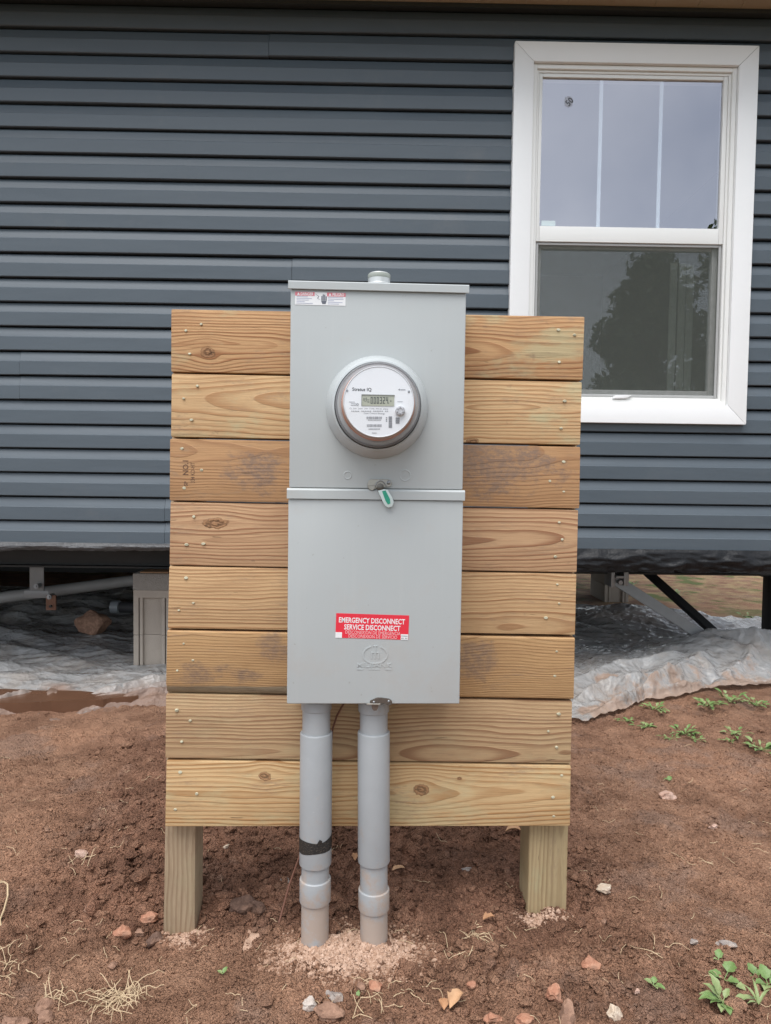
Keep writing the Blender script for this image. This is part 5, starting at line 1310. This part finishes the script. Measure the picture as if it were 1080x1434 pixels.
# fine crumbs that cover the whole near soil
n_c = 42000
cy = 1.12*np.exp(npr.rand(n_c)*math.log(2.6/1.12)); cx = (npr.rand(n_c)*2-1)*(0.60*cy+0.03)
cd = dug(cx, cy); kp = npr.rand(n_c) < 0.35+0.65*np.clip(cd+sstep(-0.1, 0.25, fbm(cx*4, cy*4, 177, 3)), 0, 1); cx, cy, cd = cx[kp], cy[kp], cd[kp]
crr = np.clip(np.exp(npr.normal(math.log(0.0019), 0.38, len(cx))), 0.0009, 0.0045)*(0.75+0.25*cy)
o = scatter('soil_crumbs', np.stack([cx, cy, ground_z(cx, cy)], 1), crr, np.clip(cd*0.85+npr.normal(0, 0.25, len(cx)), 0, 1), M_soil, 1, 4, 12, attr='wet'); o['kind'] = 'stuff'
# pale sand heaped round the pipes and the two posts
def heap(cx, cy, rx, ry, h, cnt, r0, seed, name):
    rs = np.random.RandomState(seed)
    m = 90; gx_, gy_ = np.meshgrid(np.linspace(-1.25, 1.25, m), np.linspace(-1.25, 1.25, m))
    def hz(u, v_): 
        d = np.sqrt(u*u+v_*v_)*(1+0.28*vnoise(u*2.2+seed, v_*2.2, seed)); return h*(1-sstep(0.15, 1.0, d))-0.006*sstep(0.75, 1.1, d)
    X, Y = cx+gx_*rx, cy+gy_*ry
    Z = ground_z(X, Y)*0.5+0.5*ground_z(cx, cy)+hz(gx_, gy_)+0.006*fbm(X*60, Y*60, seed+2, 3)-0.008
    i = np.arange(m*m).reshape(m, m); q = np.stack([i[:-1, :-1], i[:-1, 1:], i[1:, 1:], i[1:, :-1]], -1).reshape(-1, 4)
    tri = np.concatenate([q[:, :3], q[:, [0, 2, 3]]])
    u = rs.normal(size=(cnt, 2))*0.52; u = u[np.hypot(u[:, 0], u[:, 1]) < 1.12]
    x, y = cx+u[:, 0]*rx, cy+u[:, 1]*ry
    z = ground_z(x, y)*0.5+0.5*float(ground_z(cx, cy))+hz(u[:, 0], u[:, 1])-0.006
    z = np.maximum(z, ground_z(x, y))
    R = np.clip(np.exp(rs.normal(math.log(r0), 0.5, len(x))), 0.0014, r0*4.0)
    z = z-R*0.35*rs.rand(len(x))
    ob = scatter(name, np.stack([x, y, z], 1), R, np.clip(rs.rand(len(x))-0.9*sstep(0.55, 1.1, np.hypot(u[:, 0], u[:, 1])), -0.5, 1), M_sand, 1, seed, 10)
    V = np.stack([X, Y, Z], -1).reshape(-1, 3)
    o2 = arrays(name+'_bed', V, tri, M_sand); fattr(o2, 'tone', np.clip(0.35+0.5*fbm(X*30, Y*30, 3, 2), 0, 1))
    # join bed and crumbs into one object
    bm = bmesh.new(); bm.from_mesh(ob.data); bm.from_mesh(o2.data); bm.to_mesh(ob.data); bm.free()
    bpy.data.objects.remove(o2); ob['kind'] = 'stuff'
    return ob
a = at_z(487, 1322, 0.02)
heap(a[0], a[1]+0.01, 0.185, 0.092, 0.014, 6500, 0.0023, 5, 'sand_heap')
a = board_world(on_board(258, 1310, 0.030)); heap(a[0], a[1]-0.01, 0.062, 0.040, 0.010, 420, 0.0026, 6, 'sand_heap')
a = board_world(on_board(757, 1282, 0.030)); heap(a[0], a[1]-0.01, 0.072, 0.038, 0.008, 620, 0.0019, 8, 'sand_heap')

MS = {'pink': stone_mat('pink_stone', (0.44, 0.27, 0.20), (0.58, 0.41, 0.33)), 'cream': stone_mat('cream_stone', (0.52, 0.40, 0.29), (0.68, 0.57, 0.45)),
      'red': stone_mat('red_stone', (0.36, 0.16, 0.095), (0.47, 0.25, 0.16)), 'brown': stone_mat('brown_stone', (0.24, 0.135, 0.09), (0.36, 0.21, 0.14)),
      'grey': stone_mat('grey_stone', (0.26, 0.22, 0.20), (0.42, 0.36, 0.31)), 'dark': stone_mat('dark_clod', (0.10, 0.055, 0.038), (0.17, 0.10, 0.07)), 'white': stone_mat('white_quartz', (0.46, 0.385, 0.33), (0.62, 0.56, 0.50))}
stones = [
    (113, 1193, 21, 19, 'pink', 'pinkish stone on the soil left of the left post'),
    (935, 1113, 27, 15, 'pink', 'flat pale pink stone on bare soil right of the backboard'),
    (999, 1157, 15, 9, 'pink', 'small pink pebble far right on the bare soil'),
    (847, 1243, 25, 10, 'cream', 'thin pale flat stone right of the right post'),
    (826, 1349, 27, 22, 'red', 'reddish triangular stone in front of the right post'),
    (777, 1390, 22, 26, 'red', 'orange-red stone just above the long brown stone'),
    (793, 1417, 23, 40, 'brown', 'long brownish stone standing on end at the bottom edge'),
    (860, 1416, 19, 26, 'cream', 'pointed cream stone at the bottom right of centre'),
    (655, 1218, 16, 11, 'grey', 'greyish pebble under the planks by the right post'),
    (434, 1405, 19, 18, 'white', 'whitish stone below the sand heap'),
    (461, 1415, 36, 24, 'brown', 'large brown angular rock at the bottom centre'),
    (470, 1392, 30, 22, 'grey', 'lumpy grey rock just above the large brown rock'),
    (524, 1383, 21, 23, 'red', 'rounded red rock below the right conduit'),
    (506, 1380, 17, 20, 'brown', 'brown lump touching the rounded red rock'),
    (174, 1303, 25, 21, 'red', 'orange clod left of the foot of the left post'),
    (209, 1283, 24, 20, 'red', 'leaning orange clod close beside the left post'),
    (196, 1305, 13, 12, 'brown', 'small brown clod between two orange clods'),
    (215, 1312, 24, 26, 'dark', 'dark crumbly clod at the foot of the left post'),
    (340, 1268, 36, 30, 'dark', 'large dark clod on dug soil behind the left conduit'),
    (360, 1270, 23, 24, 'dark', 'round dark clod beside the largest dark clod'),
    (60, 1407, 24, 22, 'brown', 'brown rock near the bottom left corner'),
    (62, 1424, 24, 20, 'brown', 'brown rock in front of another at bottom left'),
    (22, 1430, 34, 18, 'brown', 'broad brown clod in the bottom left corner'),
    (158, 1350, 15, 12, 'brown', 'small brown clod above the dead grass tuft'),
    (844, 1292, 11, 15, 'brown', 'small upright pebble right of the right post foot'),
    (128, 1272, 18, 12, 'brown', 'low brown clod on the left soil'),
    (660, 1380, 14, 14, 'red', 'small red clod beside the curled dry leaf'),
    (690, 1425, 30, 18, 'red', 'low red clod at the bottom edge right of the dry leaf'),
    (735, 1428, 30, 20, 'red', 'red stone at the bottom edge beside the long brown stone'),
    (1020, 1322, 30, 14, 'grey', 'low dark grey stone at the right above the weeds'),
    (892, 1388, 10, 8, 'pink', 'tiny pink pebble left of the smallest seedling'),
    (972, 1320, 10, 9, 'grey', 'tiny grey pebble on the right-hand soil'),
    (400, 1232, 16, 8, 'grey', 'flat grey pebble behind the left conduit'),
    (317, 1185, 9, 8, 'cream', 'tiny pale pebble under the bottom plank at left'),
]
for i, (px, py, wpx, hpx, kind, lab_) in enumerate(stones):
    p = on_ground(px, py+hpx*0.25); sc = gscale(p); V, F = lump(3, 500+i*7, 0.55)
    el = math.atan2(CAMZ, p[1]); a = wpx*sc/2*1.08; hh = hpx*sc/2/(0.6+0.4*math.cos(el))*1.0
    th = rnd.uniform(-0.4, 0.4); c_, s_ = math.cos(th), math.sin(th)
    W = V*np.array([a, max(hh, a*0.6), hh*0.8]); W = W@np.array([[c_, -s_, 0], [s_, c_, 0], [0, 0, 1]]).T
    me = bpy.data.meshes.new('stone'); me.from_pydata([tuple(v) for v in W], [], [tuple(f) for f in F]); smooth_by_angle(me, 28); me.materials.append(MS[kind])
    o = bpy.data.objects.new('stone', me); C.objects.link(o); o.location = (p[0], p[1], p[2]+hh*0.30); tag(o, lab_, 'stone')
p = at_z(126, 893, 0.0); zr = sheet_z(p[0], p[1]); sc = gscale(np.array([p[0], p[1], zr]))
V, F = lump(3, 907, 0.4); W = V*np.array([23*sc, 18*sc, 18*sc]); W[:, 2] -= W[:, 2].min()
me = bpy.data.meshes.new('rock'); me.from_pydata([tuple(v) for v in W], [], [tuple(f) for f in F]); smooth_by_angle(me, 28); me.materials.append(MS['brown'])
o = bpy.data.objects.new('rock', me); C.objects.link(o); o.location = (p[0], p[1]+0.05, zr-0.02); tag(o, 'brown rock weighing down the plastic under the home', 'rock')

# ================================================================== STRAW, LEAVES, WEEDS
def blade(mb, pts, w0, w1=0.0004):
    pts = [np.array(p, float) for p in pts]; m = len(pts)
    for i, p in enumerate(pts):
        t = pts[min(i+1, m-1)]-pts[max(i-1, 0)]; s_ = np.cross(t, np.array([0.2, -0.6, 0.8])); s_ /= (np.linalg.norm(s_)+1e-9)
        wd_ = w0+(w1-w0)*i/(m-1); mb.v += [tuple(p-s_*wd_), tuple(p+s_*wd_)]
    o = len(mb.v)-2*m
    for i in range(m-1): mb.f.append((o+2*i, o+2*i+1, o+2*i+3, o+2*i+2))
def straw_at(mb, x, y, n, ln, sp, rs, up=0.3, w0=0.0010):
    for _ in range(n):
        bx, by = x+rs.normal(0, sp), y+rs.normal(0, sp); a = rs.uniform(0, 6.28); l_ = ln*rs.uniform(0.5, 1.3); cv_ = rs.normal(0, 0.55); pts = []
        for k_ in range(7):
            t = k_/6; aa = a+cv_*t; xx = bx+l_*t*math.cos(aa); yy = by+l_*t*math.sin(aa)
            pts.append((xx, yy, float(ground_z(xx, yy))+0.004+l_*up*math.sin(t*math.pi*0.8)*abs(rs.normal(1, .2))))
        blade(mb, pts, w0)
rs = np.random.RandomState(4)
a = on_ground(165, 1405); mb = MB(); straw_at(mb, a[0], a[1], 55, 0.055, 0.020, rs, 0.35, 0.0009)
tag(build('dead_grass_tuft', mb, M_straw, None, None, origin=a, normals=False), 'tangled tuft of dead straw grass at the bottom left', 'dry grass')
a = on_ground(672, 1312); mb = MB(); straw_at(mb, a[0], a[1], 14, 0.045, 0.018, rs, 0.08, 0.0007)
tag(build('dead_grass_tuft', mb, M_straw, None, None, origin=a, normals=False), 'thin scrap of dead grass left of the right post foot', 'dry grass')
a = on_ground(72, 1405); mb = MB(); straw_at(mb, a[0], a[1], 9, 0.05, 0.012, rs, 0.35, 0.0008)
tag(build('dead_grass_tuft', mb, M_straw, None, None, origin=a, normals=False), 'few stiff dead stalks by the bottom left rocks', 'dry grass')
pts = [on_ground(*q)+np.array([0, 0, h]) for q, h in (((-4, 1243), 0.012), ((6, 1245), 0.02), ((11, 1252), 0.024), ((11, 1266), 0.02), ((6, 1280), 0.012), ((0, 1292), 0.006), ((4, 1310), 0.004))]
tube_thing('bent_stalk', 'bent pale stalk at the left edge of the soil', 'dry grass', pts, 0.0022, M_straw, 6)
mb = MB()
for _ in range(210):
    y = 1.15*math.exp(rs.rand()*math.log(2.6/1.15)); x = (rs.rand()*2-1)*0.6*y
    straw_at(mb, x, y, 1, 0.034, 0.0, rs, 0.08, 0.0006)
for (px, py, n_) in ((10, 1330, 6), (15, 1360, 6), (25, 1345, 4), (520, 1395, 6), (600, 1390, 3), (575, 1400, 3), (490, 1425, 4), (930, 1335, 5), (1040, 1415, 4), (640, 1330, 4), (120, 1215, 4)):
    a = on_ground(px, py); straw_at(mb, a[0], a[1], n_, 0.055, 0.018, rs, 0.13, 0.0008)
o = build('straw_litter', mb, M_straw, None, None, normals=False); o['kind'] = 'stuff'
def leafmesh(L_, W_, curl, bend, fold=0.25, nseg=8, tip=1.2, lobes=0.0):
    mb = MB(); n = nseg
    for i in range(n+1):
        t = i/n; wd_ = W_*math.sin(math.pi*min(1, t**0.75))**0.8*(1+0.16*math.sin(t*17+L_*900)) if 0 < i < n else 0.0006
        zc = bend*math.sin(t*math.pi*0.5*1.2)*L_-curl*t*t*L_; x = L_*t*(1-0.15*abs(bend))
        mb.v += [(x, -wd_, zc+wd_*fold), (x, -wd_*0.5, zc+wd_*fold*0.35), (x, 0, zc-0.0003), (x, wd_*0.5, zc+wd_*fold*0.35), (x, wd_, zc+wd_*fold*(1.0+0.5*math.sin(t*9)))]
    for i in range(n):
        for k_ in range(4): mb.f.append((i*5+k_, (i+1)*5+k_, (i+1)*5+k_+1, i*5+k_+1))
    return mb
def place_leaf(par, pos, az, L_, W_, bend, curl, mat, fold=0.25, stem=0.0, name='leaf', tilt=0.0):
    mb = leafmesh(L_, W_, curl, bend, fold)
    V = np.array(mb.v); V[:, 0] += stem
    if stem: 
        o = len(V); V = np.concatenate([V, np.array([(0, -0.0008, 0), (0, 0.0008, 0), (stem+0.002, 0.0008, 0), (stem+0.002, -0.0008, 0)])]); mb.f.append((o, o+1, o+2, o+3))
    ct, st_ = math.cos(tilt), math.sin(tilt); V = np.stack([V[:, 0]*ct-V[:, 2]*st_, V[:, 1], V[:, 0]*st_+V[:, 2]*ct], 1)
    c_, s_ = math.cos(az), math.sin(az); V = np.stack([V[:, 0]*c_-V[:, 1]*s_, V[:, 0]*s_+V[:, 1]*c_, V[:, 2]], 1)+np.array(pos)
    mb.v = [tuple(v) for v in V]
    return build(name, mb, mat, par, 80, normals=False)
# dry leaves and bark chips
for (px, py, L_, W_, az, mat, lab_, fold) in ((630, 1418, 0.046, 0.013, 0.9, M_leafdry2, 'curled tan dry leaf at the bottom right of the sand heap', 0.9), (622, 1420, 0.026, 0.009, 1.6, M_leafdry, 'small reddish dry leaf against the curled tan leaf', 0.7),
        (708, 1168, 0.045, 0.012, -0.2, M_leafdry2, 'dry leaf under the bottom plank beside the right post', 0.8), (676, 1293, 0.030, 0.009, 0.2, M_leafdry, 'small brown dry leaf left of the right post foot', 0.7),
        (549, 1223, 0.034, 0.009, 0.1, M_leafdry2, 'tan leaf scrap lying right of the right conduit', 0.4), (497, 1209, 0.03, 0.008, 1.6, M_leafdry, 'orange-brown leaf standing between the two conduits', 0.5)):
    p = on_ground(px, py); o = place_leaf(None, (p[0], p[1], p[2]+0.008), az, L_, W_, 0.25, 0.1, mat, fold, name='dry_leaf'); tag(o, lab_, 'dry leaf')
def weed(px, py, specs, label, group=None, name='weed'):
    p = on_ground(px, py)
    t = thing(name, label, 'weed', p, group=group)
    for (az, L_, W_, bend, stem, m, tilt) in specs:
        place_leaf(t, (p[0], p[1], p[2]+0.006), math.radians(az), L_, W_, bend, 0.25, m, 0.25, stem, tilt=tilt)
    return t
P_, G_ = M_pale, M_green
weed(1012, 1407, [(185, 0.046, 0.0105, 0.30, 0.004, G_, 0.12), (168, 0.040, 0.009, 0.25, 0.004, P_, 0.2), (205, 0.032, 0.008, 0.3, 0.003, G_, 0.2), (110, 0.040, 0.008, 0.3, 0.01, P_, 0.7), (140, 0.036, 0.008, 0.3, 0.006, P_, 0.45), (2, 0.044, 0.0075, 0.15, 0.022, P_, 0.12), (-95, 0.034, 0.010, 0.2, 0.004, G_, 0.1), (-70, 0.034, 0.010, 0.2, 0.006, G_, 0.1), (-120, 0.030, 0.009, 0.2, 0.004, P_, 0.1), (40, 0.022, 0.006, 0.2, 0.008, P_, 0.5)], 'broad-leaved rosette weed, largest plant at the bottom right')
weed(1014, 1376, [(150, 0.026, 0.012, 0.15, 0.004, G_, 0.3), (40, 0.026, 0.013, 0.15, 0.018, G_, 0.5), (-30, 0.024, 0.010, 0.15, 0.006, G_, 0.15), (-50, 0.018, 0.010, 0.1, 0.024, P_, 0.1)], 'round-leaved seedling just above the large rosette weed')
weed(1057, 1371, [(175, 0.018, 0.008, 0.1, 0.012, P_, 0.1), (100, 0.022, 0.009, 0.2, 0.004, G_, 0.6), (20, 0.022, 0.008, 0.2, 0.004, G_, 0.3), (220, 0.016, 0.007, 0.2, 0.003, G_, 0.2), (-40, 0.015, 0.006, 0.2, 0.003, P_, 0.2)], 'small light green seedling right of the round-leaved one')
weed(1075, 1382, [(190, 0.024, 0.009, 0.2, 0.005, G_, 0.2), (90, 0.028, 0.012, 0.2, 0.008, G_, 0.7), (0, 0.03, 0.012, 0.2, 0.005, G_, 0.3), (230, 0.024, 0.009, 0.2, 0.006, P_, 0.15)], 'leafy weed cut by the right edge of the picture')
weed(915, 1385, [(150, 0.016, 0.006, 0.2, 0.003, P_, 0.3), (60, 0.014, 0.006, 0.2, 0.003, G_, 0.5), (-40, 0.020, 0.007, 0.2, 0.003, G_, 0.1), (-80, 0.012, 0.005, 0.2, 0.003, P_, 0.2)], 'lone small seedling left of the big rosette weed')
weed(1006, 1348, [(60, 0.020, 0.008, 0.2, 0.003, G_, 0.6), (190, 0.010, 0.004, 0.2, 0.002, P_, 0.3)], 'single-leaf sprout above the round-leaved seedling')
weed(1062, 1412, [(80, 0.045, 0.003, 0.3, 0, P_, 0.6), (120, 0.04, 0.003, 0.3, 0, P_, 0.5), (30, 0.04, 0.003, 0.3, 0, P_, 0.4), (200, 0.03, 0.003, 0.3, 0, P_, 0.3)], 'narrow-bladed grass sprout right of the big rosette weed')
weed(501, 1400, [(80, 0.012, 0.004, 0.2, 0, G_, 0.6)], 'tiny sprout among the rocks at the bottom centre')
weed(312, 1367, [(60, 0.014, 0.005, 0.2, 0.002, G_, 0.5), (160, 0.012, 0.004, 0.2, 0.002, P_, 0.3)], 'tiny sprout in front of the left post')
weed(937, 1096, [(60, 0.02, 0.008, 0.2, 0.002, G_, 0.5), (170, 0.016, 0.006, 0.2, 0.002, G_, 0.4)], 'tiny sprout behind the flat pale pink stone')
rw = random.Random(12)
def bushy(px, py, n_, L_, label, up=0.45):
    sp = []
    n_ = int(n_*1.8)
    for k_ in range(n_): sp.append((360*2.3*k_/n_+rw.uniform(-40, 40), L_*rw.uniform(0.22, 0.55), L_*rw.uniform(0.05, 0.13), 0.2, L_*rw.uniform(0.05, 0.65), rw.choice((G_, G_, P_)), rw.uniform(0.05, up)))
    weed(px, py, sp, label, 'small green weeds growing along the plastic sheet')
bushy(918, 995, 12, 0.075, 'upright bright weed touching the fold of plastic')
bushy(903, 1020, 9, 0.06, 'low weed on soil in front of the upright bright weed', 0.2)
bushy(878, 1012, 7, 0.05, 'leftmost low weed by the tip of the plastic fold', 0.2)
bushy(958, 1030, 12, 0.07, 'spiky weed at the front of the weeds by the plastic', 0.6)
bushy(938, 1036, 6, 0.05, 'small round weed left of the spiky weed', 0.3)
bushy(990, 990, 14, 0.09, 'broad weed patch plant under the plastic heap', 0.35)
bushy(1022, 985, 12, 0.085, 'taller weed right of the broad patch plant', 0.7)
bushy(1058, 990, 10, 0.08, 'weed at the far right below the plastic heap', 0.5)
bushy(1028, 1030, 9, 0.065, 'separate weed on open soil below the taller weed', 0.4)
bushy(1020, 1040, 5, 0.04, 'tiny weed in front of the separate weed', 0.3)
bushy(1066, 1052, 12, 0.08, 'frontmost weed at the right edge of the soil', 0.35)
bushy(975, 1038, 6, 0.05, 'low weed just right of the spiky weed', 0.2)
bushy(884, 820, 8, 0.13, 'distant weed seen beneath the home', 0.5)
bushy(945, 835, 9, 0.14, 'distant weed between the two struts', 0.4)
bushy(1050, 868, 9, 0.12, 'distant weed left of the right edge pier', 0.4)

# ================================================================== TREES ACROSS THE YARD (seen mirrored in the window)
def tree(x, y, h, r, base, label, seed, shape='cone', n_=15000):
    t = thing('yard_tree', label, 'tree', (x, y, 0)); rs = np.random.RandomState(seed)
    mb = MB().tube([(x, y, -0.1), (x+0.08, y, h*0.3), (x-0.05, y+0.05, h*0.6), (x, y, h*0.93)], [0.20, 0.15, 0.09, 0.02], 10)
    cl = []
    for k_ in range(60):
        z = base+(h-base)*rs.rand()**0.9; f = (z-base)/(h-base)
        rad = r*((1-f)**0.75 if shape == 'cone' else math.sin(math.pi*(0.12+0.85*f))**0.7); a = rs.uniform(0, 6.28); q = rad*math.sqrt(rs.uniform(0.15, 1))
        c = np.array([x+q*math.cos(a), y+q*math.sin(a), z]); cl.append((c, 0.30+0.35*rs.rand()+0.06*rad))
        if k_ % 3 == 0: mb.tube([(x, y, max(base*0.7, z-0.7)), tuple((np.array([x, y, z-0.3])+c)/2), tuple(c)], [0.05, 0.03, 0.01], 6)
    build('trunk', mb, M_bark, t, 40)
    V = []; F = []
    for i in range(n_):
        c, cr_ = cl[rs.randint(len(cl))]; d_ = rs.normal(size=3); d_ = d_/np.linalg.norm(d_)*cr_*rs.rand()**0.4; p = c+d_
        u = rs.normal(size=3); u /= np.linalg.norm(u); v_ = np.cross(u, rs.normal(size=3)); v_ /= np.linalg.norm(v_); s_ = rs.uniform(0.06, 0.12)
        o = len(V); V += [p-u*s_, p+v_*s_*0.5, p+u*s_, p-v_*s_*0.5]; F.append((o, o+1, o+2, o+3))
    arrays('crown', np.array(V)-np.array([x, y, 0]), F, M_treeleaf, False, t)
tree(6.0, -9.0, 5.75, 2.5, 0.7, 'conical dark tree across the yard, mirrored in the lower window', 3, 'cone')
tree(9.15, -8.6, 8.3, 2.5, 1.2, 'taller broad tree at the right of the window reflection', 9, 'round', 18000)
